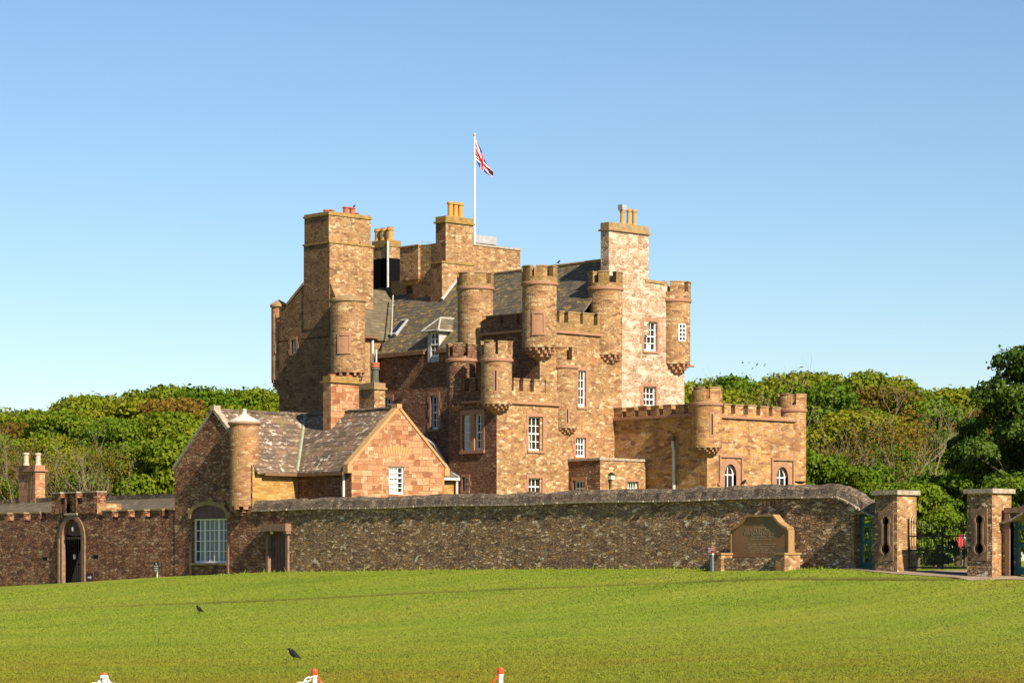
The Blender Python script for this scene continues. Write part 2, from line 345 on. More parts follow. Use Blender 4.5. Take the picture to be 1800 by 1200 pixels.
# ------------------------------------------------------------------ ground
def make_ground():
    xs = np.concatenate([-np.geomspace(4000, 46, 14), np.arange(-44, 44.01, .5), np.geomspace(46, 4000, 14)])
    ys = np.concatenate([[-1500, -600, -200, -60, -10], np.arange(0, 40, 2.), np.arange(40, 140, .4), np.geomspace(140, 6000, 18)])
    X, Y = np.meshgrid(xs, ys); Uu = X * US[0] + Y * US[1]; Vv = X * VS[0] + Y * VS[1]
    Zz = ground(Uu, Vv)
    n, m = X.shape
    verts = np.stack([Uu, Vv, Zz], -1).reshape(-1, 3)
    idx = np.arange(n * m).reshape(n, m)
    faces = np.stack([idx[:-1, :-1], idx[:-1, 1:], idx[1:, 1:], idx[1:, :-1]], -1).reshape(-1, 4)
    me = bpy.data.meshes.new('lawn'); me.from_pydata(verts.tolist(), [], faces.tolist())
    me.polygons.foreach_set('use_smooth', [True] * len(faces)); me.update()
    o = bpy.data.objects.new('lawn', me); C.objects.link(o); o['kind'] = 'structure'
    return o
def grass_color(t, geo):
    """green / straw mottling shared by the soil sheet and the blades, from the place on the ground"""
    rot = t.mapping(geo, (.5, 1.3, 0), rot=(0, 0, R(-10)))
    a = t.noise(rot, .16, 4, .6); b = t.noise(t.mapping(geo, (1, 1, 0)), .9, 4, .65)
    col = t.ramp(a, [(.28, (.128, .195, .014)), (.46, (.172, .23, .019)), (.62, (.208, .24, .025)), (.80, (.235, .215, .030))])
    col = t.mix(t.ramp(b, [(.38, 0.), (.78, .45)]), col, (.245, .25, .05))
    dist = t.n('ShaderNodeVectorMath', operation='DOT_PRODUCT'); t.l(geo, dist.inputs[0]); dist.inputs[1].default_value = (US[1], VS[1], 0)
    # the low, drier part of the field, well out from the wall, is browner
    dry = t.ramp(t.math('ADD', t.math('MULTIPLY', dist.outputs['Value'], .01), t.math('MULTIPLY', t.math('SUBTRACT', b, .5), .25)), [(.46, .8), (.74, 0.)])
    col = t.mix(t.math('MULTIPLY', dry, t.ramp(a, [(.3, .35), (.6, 1.)])), col, (.20, .165, .016))
    worn = t.ramp(t.noise(t.mapping(geo, (.35, .8, 0), rot=(0, 0, R(-42))), .55, 4, .62), [(.54, 0.), (.68, .55)])
    col = t.mix(t.math('MULTIPLY', worn, t.ramp(dist.outputs['Value'], [(0., 1.), (1., 0.)]) if 0 else dry), col, (.20, .125, .02))
    band = t.noise(t.mapping(geo, (.22, 1.9, 0), rot=(0, 0, R(-42))), .8, 3, .55)
    col = t.mix(1., col, t.ramp(band, [(.32, .90), (.68, 1.07)]), 'MULTIPLY')
    sp = t.n('ShaderNodeSeparateXYZ'); t.l(geo, sp.inputs[0])
    ld = t.math('SUBTRACT', t.math('SUBTRACT', U0 - 4.4 + .555 * 59.8, sp.outputs[0]), t.math('MULTIPLY', sp.outputs[1], .555))
    ld = t.math('ADD', ld, t.math('MULTIPLY', t.math('SUBTRACT', b, .5), .5))
    tr = t.ramp(t.math('ABSOLUTE', ld), [(.4, .85), (.95, 0.)])
    col = t.mix(t.math('MULTIPLY', tr, t.ramp(a, [(.3, 1.), (.65, .45)])), col, (.07, .055, .014))  # worn track, with the groove's shadow line put into the colour too
    return col, b
t = NT('lawn_turf'); geo = t.n('ShaderNodeNewGeometry').outputs['Position']
col, b = grass_color(t, geo)
fn = t.noise(t.mapping(geo, (1, 1, .2)), 14, 4, .7)
col = t.mix(1., col, t.ramp(fn, [(.25, .75), (.75, 1.15)]), 'MULTIPLY')
sp = t.n('ShaderNodeSeparateXYZ'); t.l(geo, sp.inputs[0])
ld = t.math('SUBTRACT', t.math('SUBTRACT', U0 - 4.4 + .555 * 59.8, sp.outputs[0]), t.math('MULTIPLY', sp.outputs[1], .555))
tr = t.ramp(t.math('ABSOLUTE', ld), [(.2, .85), (.55, 0.)])
col = t.mix(t.math('MULTIPLY', tr, t.ramp(b, [(.3, .4), (.6, 1.)])), col, (.075, .055, .015))  # track again in the turf: brown wear plus painted groove shadow
t.l(col, t.b.inputs['Base Color']); t.b.inputs['Roughness'].default_value = .9; t.b.inputs['Specular IOR Level'].default_value = .1
t.bump(fn, 1., .05)
lawn = make_ground(); lawn.data.materials.append(t.m)
# short mown blades over the part of the lawn that is in view
t = NT('grass_blade'); geo = t.n('ShaderNodeNewGeometry').outputs['Position']; col, b = grass_color(t, geo)
fn = t.noise(geo, 30, 2, .6); col = t.mix(1., col, t.ramp(fn, [(.3, .88), (.7, 1.15)]), 'MULTIPLY')
col = t.mix(t.ramp(t.noise(geo, 55, 0), [(.80, 0.), (.82, .6)]), col, (.45, .45, .25))
t.l(col, t.b.inputs['Base Color']); t.b.inputs['Roughness'].default_value = .7; t.b.inputs['Specular IOR Level'].default_value = .12
tl = t.n('ShaderNodeBsdfTranslucent'); t.l(col, tl.inputs[0]); ms_ = t.n('ShaderNodeMixShader'); ms_.inputs[0].default_value = .3
t.l(t.b.outputs[0], ms_.inputs[1]); t.l(tl.outputs[0], ms_.inputs[2]); t.l(ms_.outputs[0], t.out.inputs[0])
def blades(n=520000):
    y = 24 * (122 / 24) ** RNG.random(n * 2); x = (RNG.random(n * 2) - .5) * 2 * .212 * y
    u = x * US[0] + y * US[1]; v = x * VS[0] + y * VS[1]; d = U0 - u
    ok = (d > .12); u, v, y = u[ok][:n], v[ok][:n], y[ok][:n]
    ld = np.abs((U0 - u) - (4.4 + 0.555 * (v - 59.8))); k = (ld > .6) | (RNG.random(len(u)) < .12); 
    pth = (v < 62.2) & (U0 - u < np.clip((62.2 - v) * .25, 0, 1.15)); k &= ~pth
    u, v, y = u[k], v[k], y[k]; n = len(u)
    z = ground(u, v); a = RNG.random(n) * 6.283; h = (.012 + .020 * RNG.random(n) ** 1.6) * (1 + .25 * (y > 80)); wd = .008 + .00020 * y * (1 + RNG.random(n))
    h = h * np.where(RNG.random(n) < .012, 1.9, 1); near = np.exp(-((U0 - u) / .3) ** 2); h = h * (1 + near * (2.2 + 9 * RNG.random(n) ** 4))
    lx = (RNG.random(n) - .5) * h * 1.2; ly = (RNG.random(n) - .5) * h * 1.2
    P = np.zeros((n, 3, 3)); c, s_ = np.cos(a) * wd, np.sin(a) * wd
    P[:, 0] = np.stack([u - c, v - s_, z - .005], -1); P[:, 1] = np.stack([u + c, v + s_, z - .005], -1); P[:, 2] = np.stack([u + lx, v + ly, z + h], -1)
    me = bpy.data.meshes.new('grass'); me.vertices.add(n * 3); me.vertices.foreach_set('co', P.reshape(-1)); me.loops.add(n * 3); me.loops.foreach_set('vertex_index', np.arange(n * 3, dtype=np.int32))
    me.polygons.add(n); me.polygons.foreach_set('loop_start', np.arange(0, n * 3, 3, dtype=np.int32)); me.update(); me.validate()
    o = bpy.data.objects.new('grass', me); C.objects.link(o); o['kind'] = 'stuff'; o['label'] = 'short mown green and straw grass covering the sloping lawn'; o['category'] = 'grass'
    me.materials.append(t.m); return o
blades()
# gravel drive through the gateway
def make_path():
    mb = MB(); vs = np.linspace(62.2, 40, 40)
    def zz(u, v): return float(ground(u, v)) + .02
    for a, b_ in zip(vs[:-1], vs[1:]):
        wa, wb = min(1.1, (62.2 - a) * .25), min(1.1, (62.2 - b_) * .25)
        cs = [0, .5, 1]
        for i in range(2):
            q = [(U0 + .0 - wa * cs[i], a), (U0 - wa * cs[i + 1], a), (U0 - wb * cs[i + 1], b_), (U0 - wb * cs[i], b_)]
            mb.poly([(p, r, zz(min(p, U0 - .001), r)) for p, r in q][::-1])
    for i in range(12):
        a, b_ = U0 + i * 2.5, U0 + i * 2.5 + 2.5
        mb.poly([(a, 54, zz(a + .01, 54) + .01), (b_, 54, zz(b_ + .01, 54) + .01), (b_, 57.6, zz(b_ + .01, 57.6) + .01), (a, 57.6, zz(a + .01, 57.6) + .01)])
    o = mb.build('path', M['path']); o['kind'] = 'structure'
make_path()

# ------------------------------------------------------------------ masonry builders
def wall_u(mb, u, v0, v1, z0, z1, holes=(), dp=.28, m=0, mh=1):
    """face looking to -u, with window holes (v0,v1,z0,z1) that have reveals and a dark back"""
    vs = sorted({v0, v1, *[h[0] for h in holes], *[h[1] for h in holes]}); zs = sorted({z0, z1, *[h[2] for h in holes], *[h[3] for h in holes]})
    for a, b in zip(vs[:-1], vs[1:]):
        for c, d in zip(zs[:-1], zs[1:]):
            if any(h[0] <= (a + b) / 2 <= h[1] and h[2] <= (c + d) / 2 <= h[3] for h in holes): continue
            mb.poly(((u, b, c), (u, a, c), (u, a, d), (u, b, d)), m=m)
    for a, b, c, d in holes:
        e = u + dp
        mb.poly(((u, a, c), (e, a, c), (e, a, d), (u, a, d)), m=m); mb.poly(((e, b, c), (u, b, c), (u, b, d), (e, b, d)), m=m)
        mb.poly(((u, b, c), (e, b, c), (e, a, c), (u, a, c)), m=m); mb.poly(((u, a, d), (e, a, d), (e, b, d), (u, b, d)), m=m)
        mb.poly(((e, b, c), (e, a, c), (e, a, d), (e, b, d)), m=mh)
def wall_v(mb, v, u0, u1, z0, z1, holes=(), dp=.28, m=0, mh=1):
    us = sorted({u0, u1, *[h[0] for h in holes], *[h[1] for h in holes]}); zs = sorted({z0, z1, *[h[2] for h in holes], *[h[3] for h in holes]})
    for a, b in zip(us[:-1], us[1:]):
        for c, d in zip(zs[:-1], zs[1:]):
            if any(h[0] <= (a + b) / 2 <= h[1] and h[2] <= (c + d) / 2 <= h[3] for h in holes): continue
            mb.poly(((a, v, c), (b, v, c), (b, v, d), (a, v, d)), m=m)
    for a, b, c, d in holes:
        e = v + dp
        mb.poly(((a, e, c), (a, v, c), (a, v, d), (a, e, d)), m=m); mb.poly(((b, v, c), (b, e, c), (b, e, d), (b, v, d)), m=m)
        mb.poly(((a, e, c), (b, e, c), (b, v, c), (a, v, c)), m=m); mb.poly(((a, v, d), (b, v, d), (b, e, d), (a, e, d)), m=m)
        mb.poly(((a, e, c), (b, e, c), (b, e, d), (a, e, d)), m=mh)
def block(mb, u0, u1, v0, v1, z0, z1, hu=(), hv=(), m=0, mh=1, top=True, mu=None, mv=None):
    """masonry body: the -u and -v faces carry the holes"""
    wall_u(mb, u0, v0, v1, z0, z1, hu, m=m if mu is None else mu, mh=mh); wall_v(mb, v0, u0, u1, z0, z1, hv, m=m if mv is None else mv, mh=mh)
    mb.poly(((u1, v0, z0), (u1, v1, z0), (u1, v1, z1), (u1, v0, z1)), m=m); mb.poly(((u1, v1, z0), (u0, v1, z0), (u0, v1, z1), (u1, v1, z1)), m=m)
    if top: mb.poly(((u0, v0, z1), (u1, v0, z1), (u1, v1, z1), (u0, v1, z1)), m=m)
def window(par, ax, c, a0, a1, z0, z1, nx, nz, sash=True, curtain=None, surround=.13, inset=.13, label=None, mull=None, cmat='curtain'):
    """ax 'u': in a wall looking to -u at u=c, spans v a0..a1. White sash frame with glazing bars, pane, stone surround."""
    if a0 > a1: a0, a1 = a1, a0
    def bx(mb, p0, p1, q0, q1, d0, d1):
        if ax == 'u': mb.box(c + d0, c + d1, p0, p1, q0, q1)
        else: mb.box(p0, p1, c + d0, c + d1, q0, q1)
    fr = MB(); e = .065; b = .017; W_, H_ = a1 - a0, z1 - z0; g = .003
    bx(fr, a0 + g, a0 + e, z0 + g, z1 - g, inset, inset + .09); bx(fr, a1 - e, a1 - g, z0 + g, z1 - g, inset, inset + .09)
    bx(fr, a0 + e, a1 - e, z0 + g, z0 + e + .03, inset + .001, inset + .091); bx(fr, a0 + e, a1 - e, z1 - e, z1 - g, inset + .001, inset + .091)
    zm = (z0 + z1) / 2 if nz % 2 == 0 else z0 + H_ * ((nz + 1) // 2) / nz
    if sash: bx(fr, a0 + e, a1 - e, zm - .035, zm + .035, inset - .012, inset + .075)
    for i in range(1, nx):
        p = a0 + e + (W_ - 2 * e) * i / nx; k = b if not mull or i not in mull else .05
        bx(fr, p - k, p + k, z0 + e + .03, z1 - e, inset + .008, inset + .06)
    for j in range(1, nz):
        q = z0 + e + (H_ - 2 * e) * j / nz
        if sash and abs(q - zm) < .06: continue
        bx(fr, a0 + e, a1 - e, q - b, q + b, inset + .011, inset + .057)
    w_ = fr.build('window', M['frame'], par)
    if label: w_['label'] = label
    pn = MB(); bx(pn, a0 + g, a1 - g, z0 + g, z1 - g, inset + .095, inset + .105); pn.build('pane', M['glass'], w_)
    if curtain:
        cm = MB()
        for (f0, f1, h0, h1) in curtain:
            n = max(2, int((f1 - f0) * W_ / .06))
            for i in range(n):
                p0 = a0 + W_ * (f0 + (f1 - f0) * i / n); p1 = a0 + W_ * (f0 + (f1 - f0) * (i + 1) / n)
                d = inset + .070 + .012 * (i % 2)
                bx(cm, max(p0, a0 + .07), min(p1, a1 - .07), z0 + H_ * h0 + .08, z0 + H_ * h1 - .07, d, d + .008)
        cm.build('curtain', M[cmat], w_)
    if surround:
        s_ = surround; sm = MB(); o = -.022
        n = max(3, round((z1 - z0) / .34))
        for i in range(n):
            q0, q1 = z0 + (z1 - z0) * i / n, z0 + (z1 - z0) * (i + 1) / n; k1, k2 = s_ * (1 + .9 * (i % 2)) * random.uniform(.85, 1.15), s_ * (1 + .9 * ((i + 1) % 2)) * random.uniform(.85, 1.15); e2 = random.uniform(-.006, .006)
            bx(sm, a0 - k1, a0, q0, q1, o + e2, .02); bx(sm, a1, a1 + k2, q0, q1, o - e2, .02)
        bx(sm, a0 - s_, a1 + s_, z1, z1 + s_ * 1.35, o - .004, .02); bx(sm, a0 - s_ * .8, a1 + s_ * .8, z0 - .11, z0, o - .05, .02)
        sm.build('surround', M['trim'], w_)
    return w_
def crenels(par, ax, c, a0, a1, zs, zl, zt, mer, thick=.38, mat='tan', cap='trimdark', string=True, back=0.):
    """battlement on a straight wall: solid band zs..zl, merlons (list of spans) up to zt with thin caps; outer face at c-.03"""
    mb = MB(); cps = []; st = MB()
    def bx(m_, p0, p1, q0, q1, d0, d1):
        if ax == 'u': m_.box(c + d0, c + d1, p0, p1, q0, q1)
        else: m_.box(p0, p1, c + d0, c + d1, q0, q1)
    bx(mb, a0, a1, zs, zl, -.03, thick)
    for p, q in mer:
        p, q = min(p, q) + random.uniform(-.015, .015), max(p, q) + random.uniform(-.015, .015); z_t = zt + random.uniform(-.03, .02); bx(mb, p, q, zl, z_t, -.03, thick); cp = MB(); bx(cp, p - .02, q + .02, z_t, z_t + .06, -.065, thick + .03); cps.append(cp)
    o = mb.build('battlement', M[mat], par); [c_.build('coping', M[cap], o) for c_ in cps]
    if string: bx(st, a0, a1, zs - .1, zs + .02, -.13, .05); st.build('string_course', M['trim'], o)
    return o
def even(a0, a1, n, fill=.62):
    p = (a1 - a0) / (n - 1 + fill); return [(a0 + p * i, a0 + p * i + p * fill) for i in range(n)]
def turret(par, u, v, r, zb, zs, zl, zt, mer=6, off=0., mat='keep', corbel=True, cap='trimdark', label=None, slit=None, name='turret', fill=.62, corb_h=.55, blank=None, pmat=None):
    b = MB(); b.lathe(u, v, [(r * .98, zb), (r, zb), (r, zs)], 44)
    b.lathe(u, v, [(r * .62, zb - .02), (r * .98, zb)], 44)
    o = b.build(name, M[mat], par)
    if label: o['label'] = label
    s = MB(); s.lathe(u, v, [(r - .01, zs - .12), (r + .07, zs - .05), (r + .075, zs + .06), (r + .02, zs + .1), (r - .3, zs + .1)], 44); s.build('string_course', M['trim'], o)
    p = MB(); th = min(.26, r * .35); z_ = zs + .08
    p.lathe(u, v, [(r + .03, z_), (r + .03, zl), (r - th, zl), (r - th, z_)], 44); p.lathe(u, v, [(r - th, z_ + .05), (.01, z_ + .05)], 24)
    cps = []
    for k in range(mer):
        cp = MB(); cps.append(cp)
        a = off + 2 * math.pi * k / mer + random.uniform(-.03, .03); h = math.pi * fill / mer * random.uniform(.95, 1.05); z_t = zt + random.uniform(-.03, .02)
        p.arc(u, v, r - th, r + .03, a - h, a + h, zl, z_t, 5); cp.arc(u, v, r - th - .02, r + .06, a - h - .02, a + h + .02, z_t, z_t + .06, 5)
    q = p.build('battlement', M[pmat or mat], o); [c_.build('coping', M[cap], o) for c_ in cps]
    if corbel:
        c = MB()
        corb_h *= .72
        for i, (rr, n) in enumerate(((.98, 15), (.80, 12), (.62, 9))):
            z1 = zb - corb_h * i / 3; z0 = z1 - corb_h / 3
            for k in range(n):
                a = 2 * math.pi * (k + .5 * (i % 2)) / n; h = math.pi * .36 / n * (1 + .2 * i)
                c.arc(u, v, r * rr - .28, r * rr - .01, a - h, a + h, z0, z1 - .001, 2)
        c.lathe(u, v, [(r * .12, zb - corb_h - .22), (r * .46, zb - corb_h), (r * .66, zb - corb_h * .6), (r * .88, zb - .03)], 28)
        c.build('corbel', M['trim'], o)
    if slit:
        a, z0, z1, wd = slit; s = MB(); d = MB(); hw = wd / 2 / r
        s.arc(u, v, r - .05, r + .02, a - hw * 3.2, a - hw, z0 - .12, z1 + .12, 3); s.arc(u, v, r - .05, r + .02, a + hw, a + hw * 3.2, z0 - .12, z1 + .12, 3)
        s.arc(u, v, r - .05, r + .02, a - hw, a + hw, z0 - .12, z0, 2); s.arc(u, v, r - .05, r + .02, a - hw, a + hw, z1, z1 + .12, 2)
        d.arc(u, v, r - .05, r + .006, a - hw, a + hw, z0, z1, 2); q = s.build('arrow_slit', M['trim'], o); d.build('slot', M['dark'], q)
    if blank:
        a, z0, z1, wd, pm = blank; s = MB(); hw = wd / 2 / r; e = .1 / r
        s.arc(u, v, r - .05, r + .05, a - hw - e, a - hw, z0, z1, 2); s.arc(u, v, r - .05, r + .05, a + hw, a + hw + e, z0, z1, 2)
        s.arc(u, v, r - .05, r + .055, a - hw - e, a + hw + e, z1, z1 + .13, 6); s.arc(u, v, r - .05, r + .07, a - hw - e, a + hw + e, z0 - .09, z0, 6)
        d = MB(); d.arc(u, v, r - .05, r + .012, a - hw, a + hw, z0, z1, 6); q = s.build('blind_window', M['trim'], o); d.build('panel', M[pm], q)
    return o
def slope(mb, p00, p10, p11, p01, th=.14, m=0):
    """roof slab: eave p00->p10, ridge p01->p11; thickness straight down"""
    lo = [tuple(np.subtract(p, (0, 0, th))) for p in (p00, p10, p11, p01)]; hi = [p00, p10, p11, p01]
    mb.hexa(lo, hi, m)
def chimney(par, u0, u1, v0, v1, z0, z1, mat, caph=.45, capo=.07, cap='trimdark', label=None, steps=(), mu=None):
    b = MB(); zz = z0; cur = [u0, u1, v0, v1]; k_ = 1 if mu else 0
    def bb(*q): b.box(*q, skip='bu'); b.box(*q, m=k_, skip='btvVU')
    for zs, ins in steps:
        bb(cur[0], cur[1], cur[2], cur[3], zz, zs); cur = [cur[0] + ins[0], cur[1] - ins[1], cur[2] + ins[2], cur[3] - ins[3]]; zz = zs
    bb(*cur, zz, z1 - caph); o = b.build('chimney', [M[mat], M[mu]] if mu else M[mat], par)
    if label: o['label'] = label
    c = MB(); a = capo
    c.box(cur[0] - a - .03, cur[1] + a + .03, cur[2] - a - .03, cur[3] + a + .03, z1 - caph, z1 - caph + .09); c.box(cur[0] - .01, cur[1] + .01, cur[2] - .01, cur[3] + .01, z1 - caph + .09, z1)
    cur2 = [u0, u1, v0, v1]; c.build('cap', M[cap], o)
    for zs, ins in steps:
        c = MB(); c.box(cur2[0] - .05, cur2[1] + .05, cur2[2] - .05, cur2[3] + .05, zs - .05, zs + .05); cur2 = [cur2[0] + ins[0], cur2[1] - ins[1], cur2[2] + ins[2], cur2[3] - ins[3]]; c.build('stack_ledge', M[cap], o)
    return o
def pot(par, u, v, z, h, r=.17, mat='pot', rim=None):
    b = MB(); b.lathe(u, v, [(r * 1.12, z), (r * 1.12, z + .08), (r * .92, z + .12), (r * .86, z + h * .82), (r * 1.12, z + h * .84), (r * 1.14, z + h * .95), (r * .95, z + h), (r * .7, z + h), (r * .7, z + h * .6), (.01, z + h * .6)], 20)
    o = b.build('pot', M[mat], par)
    if rim: k = MB(); k.lathe(u, v, [(r * .97, z + h), (r * 1.0, z + h * 1.08), (r * .7, z + h * 1.08), (r * .7, z + h)], 20); k.build('rim', M[rim], o)
    return o
def spanU(u, p0, p1, y0, y1):
    a, b = sorted((onu(u, p0), onu(u, p1))); m_ = (a + b) / 2; return (a, b, Z(u, m_, y1), Z(u, m_, y0))
def spanV(v, p0, p1, y0, y1):
    a, b = sorted((onv(v, p0), onv(v, p1))); m_ = (a + b) / 2; return (a, b, Z(m_, v, y1), Z(m_, v, y0))
ACAM = math.atan2(-VS[1], -US[1])       # direction from the buildings to the eye
GZ = -.6                                # foot of the buildings behind the wall

# ================================================================== castle
VF, UF2, UF1, UM, UR = 91.47, 83.0, 85.9, 88.22, 91.9
castle = thing('castle', 'tall red sandstone castle keep with battlements, round corner turrets and slate roofs', 'castle', (88, 96, GZ))
# ---- lower front tower (F2)
u2r = onv(VF, 1000); v2l = onu(UF2, 789)
zs2 = Z(UF2, VF, 704); z2 = zs2
w2d = spanU(UF2, 813, 848, 728, 791)
hu = [w2d, spanU(UF2, 813, 824, 838, 862)]
hv = [spanV(VF, 929, 954, 732, 792), spanV(VF, 929, 953, 840, 870)]
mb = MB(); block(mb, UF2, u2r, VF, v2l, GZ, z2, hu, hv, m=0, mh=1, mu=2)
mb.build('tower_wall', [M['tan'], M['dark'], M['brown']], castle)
a, b, c, d = w2d; mid = (a + b) / 2
for p, q in ((a, mid - .14), (mid + .14, b)): window(castle, 'u', UF2, p, q, c, d, 2, 4, curtain=[(0, 1, 0, 1)] if p > a else [(0, .4, 0, 1)], surround=0, label='tall white sash of the paired window in the brown tower wall')
mb = MB(); mb.box(UF2 - .02, UF2 + .26, mid - .138, mid + .138, c, d); mb.box(UF2 - .022, UF2 + .02, a - .16, a, c, d); mb.box(UF2 - .022, UF2 + .02, b, b + .16, c, d); mb.box(UF2 - .03, UF2 + .02, a - .16, b + .16, d, d + .22); mb.box(UF2 - .07, UF2 + .02, a - .16, b + .16, c - .16, c)
mb.build('window_surround', M['trim'], castle)
window(castle, 'u', UF2, *hu[1], 2, 2, surround=.1)
window(castle, 'v', VF, *hv[0], 3, 4, curtain=[(0, .28, 0, .55)]); window(castle, 'v', VF, *hv[1], 3, 2)
mer = [(onv(VF, p), onv(VF, q)) for p, q in ((902.7, 912), (919, 930.7), (938, 948.5), (958.7, 969.3))]
crenels(castle, 'v', VF, UF2, onv(VF, 990), zs2, Z(84.9, VF, 688), Z(84.9, VF, 667), mer)
mer = [(onu(UF2, p), onu(UF2, q)) for p, q in ((811, 817), (825, 837), (841, 850))]
crenels(castle, 'u', UF2, VF + .4, v2l, zs2 + .05, Z(UF2, 93.5, 688), Z(UF2, 93.5, 667), mer, mat='brown')
def tz(u, v, *ys): return [Z(u, v, y) for y in ys]
cu, cv = UF2 + .1, VF + .12; zb, zs, zl, zt = tz(cu, cv, 711, 634, 624, 602)
turret(castle, cu, cv, .745, zb, zs, zl, zt, 6, ACAM + .45, slit=(ACAM - .05, Z(cu, cv, 688), Z(cu, cv, 653), .07), label='battlemented turret on the near corner of the lower tower', corb_h=.4)
cu = UF2 + .35; cv = onu(cu, 811); zb, zs, zl, zt = tz(cu, cv, 712, 634, 627, 607)
turret(castle, cu, cv, .72, zb, zs, zl, zt, 6, ACAM - .25, mat='brown', label='battlemented turret at the left end of the lower tower', corb_h=.4)
cv = VF + .30; cu = onv(cv, 989.5); zb, zs, zl, zt = tz(cu, cv, 753, 646, 634, 613)
turret(castle, cu, cv, .70, zb, zs, zl, zt, 6, ACAM - .1, slit=(ACAM + .30, Z(cu, cv, 745), Z(cu, cv, 720), .06), label='battlemented turret where the lower tower meets the higher one', corb_h=.4)
# ---- higher front tower (F1)
VF1 = VF + .05; v1l = onu(UF1, 836); u1r = onv(VF1, 1093); zs1 = Z(UF1, VF1, 577)
hv = [spanV(VF1, 1016.5, 1029.5, 651, 715), spanV(VF1, 1012, 1029.5, 769, 803)]
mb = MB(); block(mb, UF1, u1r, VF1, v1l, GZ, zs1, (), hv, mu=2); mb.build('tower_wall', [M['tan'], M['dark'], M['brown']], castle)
window(castle, 'v', VF1, *hv[0], 2, 4, inset=.1, curtain=[(0, 1, 0, .13)]); window(castle, 'v', VF1, *hv[1], 3, 3, inset=.1)
mer = [(onv(VF1, p), onv(VF1, q)) for p, q in ((983, 991), (998, 1019), (1024, 1043), (1050, 1061))]
crenels(castle, 'v', VF1, UF1, onv(VF1, 1064), zs1 - .05, Z(88, VF1, 568), Z(88, VF1, 549), mer, mat='parapet')
mer = [(onu(UF1, p), onu(UF1, q)) for p, q in ((836, 842), (855, 880), (884, 909), (914, 925))]
crenels(castle, 'u', UF1, VF1 + .4, v1l, zs1, Z(UF1, 94, 573), Z(UF1, 94, 553), mer, mat='brown')
cu, cv = UF1 + .12, VF1 + .15; zb, zs, zl, zt = tz(cu, cv, 612, 500, 488, 471)
turret(castle, cu, cv, .85, zb, zs, zl, zt, 6, ACAM + .12, blank=(ACAM - .06, Z(cu, cv, 588), Z(cu, cv, 554), .44, 'trim'), pmat='parapet', label='large battlemented turret on the near corner of the higher tower', corb_h=.62)
cu = UF1 + .35; cv = onu(cu, 835.5); zb, zs, zl, zt = tz(cu, cv, 640, 508, 501, 482)
turret(castle, cu, cv, .90, zb, zs, zl, zt, 6, ACAM + .3, mat='keep', corbel=False, pmat='parapet', label='tall battlemented turret at the left end of the higher tower')
cv = VF + .42; cu = onv(cv, 1064); zb, zs, zl, zt = tz(cu, cv, 625, 509, 499, 481)
turret(castle, cu, cv, .86, zb, zs, zl, zt, 6, ACAM - .1, pmat='parapet', label='battlemented turret beside the limewashed gable', corb_h=.55)
# rusty iron ties weeping on the front
for px, py, h in ((1043.5, 627, 14), (1056.5, 627, 8), (1023, 740, 20), (880, 758, 9), (891, 757, 10)):
    v_ = VF1 if px > 990 else VF
    a, b, c, d = spanV(v_, px - 1.3, px + 1.3, py, py + h); mb = MB(); mb.box(a, b, v_ - .008, v_ + .01, c, d); mb.build('rust_stain', M['rust'] if 'rust' in M else M.setdefault('rust', plain('rust_stain', (.42, .14, .035), .9, .3, 9)), castle)
# ---- main block: limewashed gable, long wall, roof
VW = VF + .10; uw0 = 90.7; uw1 = onv(VW, 1203)
zw = Z(94, VW, 497); uwc = onv(VW, 1168)
hv = [spanV(VW, 1132, 1155, 565, 617), spanV(VW, 1131, 1153, 679, 724)]
mb = MB(); wall_v(mb, VW, uw0, uw1, GZ, zw - .35, hv)
zr_ = Z(uwc, VW, 500); mb.poly(((uw0, VW, zw - .35), (uw1, VW, zw - .35), (uwc, VW, zr_), (uw0, VW, zw)))
mb.poly(((uw1, VW, GZ), (uw1, VW + 1.2, GZ), (uw1, VW + 1.2, zw - .35), (uw1, VW, zw - .35)))
mb.build('gable_wall', [M['white'], M['dark']], castle)
for h in hv: window(castle, 'v', VW, *h, 3, 4, curtain=[(.4, .65, 0, .3)] if h is hv[0] else None, surround=.14)
mb = MB(); mb.hexa([(93.3, VW - .06, zw), (uwc, VW - .06, zr_), (uwc, VW + .3, zr_), (93.3, VW + .3, zw)], [(93.3, VW - .06, zw + .14), (uwc, VW - .06, zr_ + .14), (uwc, VW + .3, zr_ + .14), (93.3, VW + .3, zw + .14)]); mb.build('gable_coping', M['trimdark'], castle)
cv = VW + .25; cu = onv(cv, 1184); zb, zs, zl, zt = tz(cu, cv, 641, 530, 515, 498)
tw = turret(castle, cu, cv, .86, zb, zs, zl, zt, 5, ACAM + .15, mat='keep', label='broad turret at the right end of the limewashed gable', fill=.72, corb_h=.6)
# window of that turret, on a flat dressed panel
a = ACAM + .47; ux, vx = cu + .86 * math.cos(a), cv + .86 * math.sin(a)
zz0, zz1 = Z(cu, cv, 601), Z(cu, cv, 572)
g_ = MB(); f_ = MB(); n_ = 4; hw = .19 / .86 
g_.arc(cu, cv, .80, .866, a - hw, a + hw, zz0, zz1, 6)
for k in range(3): b0 = a - hw + 2 * hw * k / 2; f_.arc(cu, cv, .80, .892, b0 - .035, b0 + .035, zz0, zz1, 1)
for k in range(5): q = zz0 + (zz1 - zz0) * k / 4; f_.arc(cu, cv, .80, .887, a - hw, a + hw, q - .025, q + .025, 6)
w_ = f_.build('window', M['frame'], tw); 
g_.build('window_pane', M['glass'], tw)
mb = MB(); mb.tube([(uw1 - .2, VW + .3, Z(uw1, VW, 641)), (uw1 + .75, VW + .05, Z(uw1, VW, 642))], .06); mb.build('water_spout', M['trim'], castle)
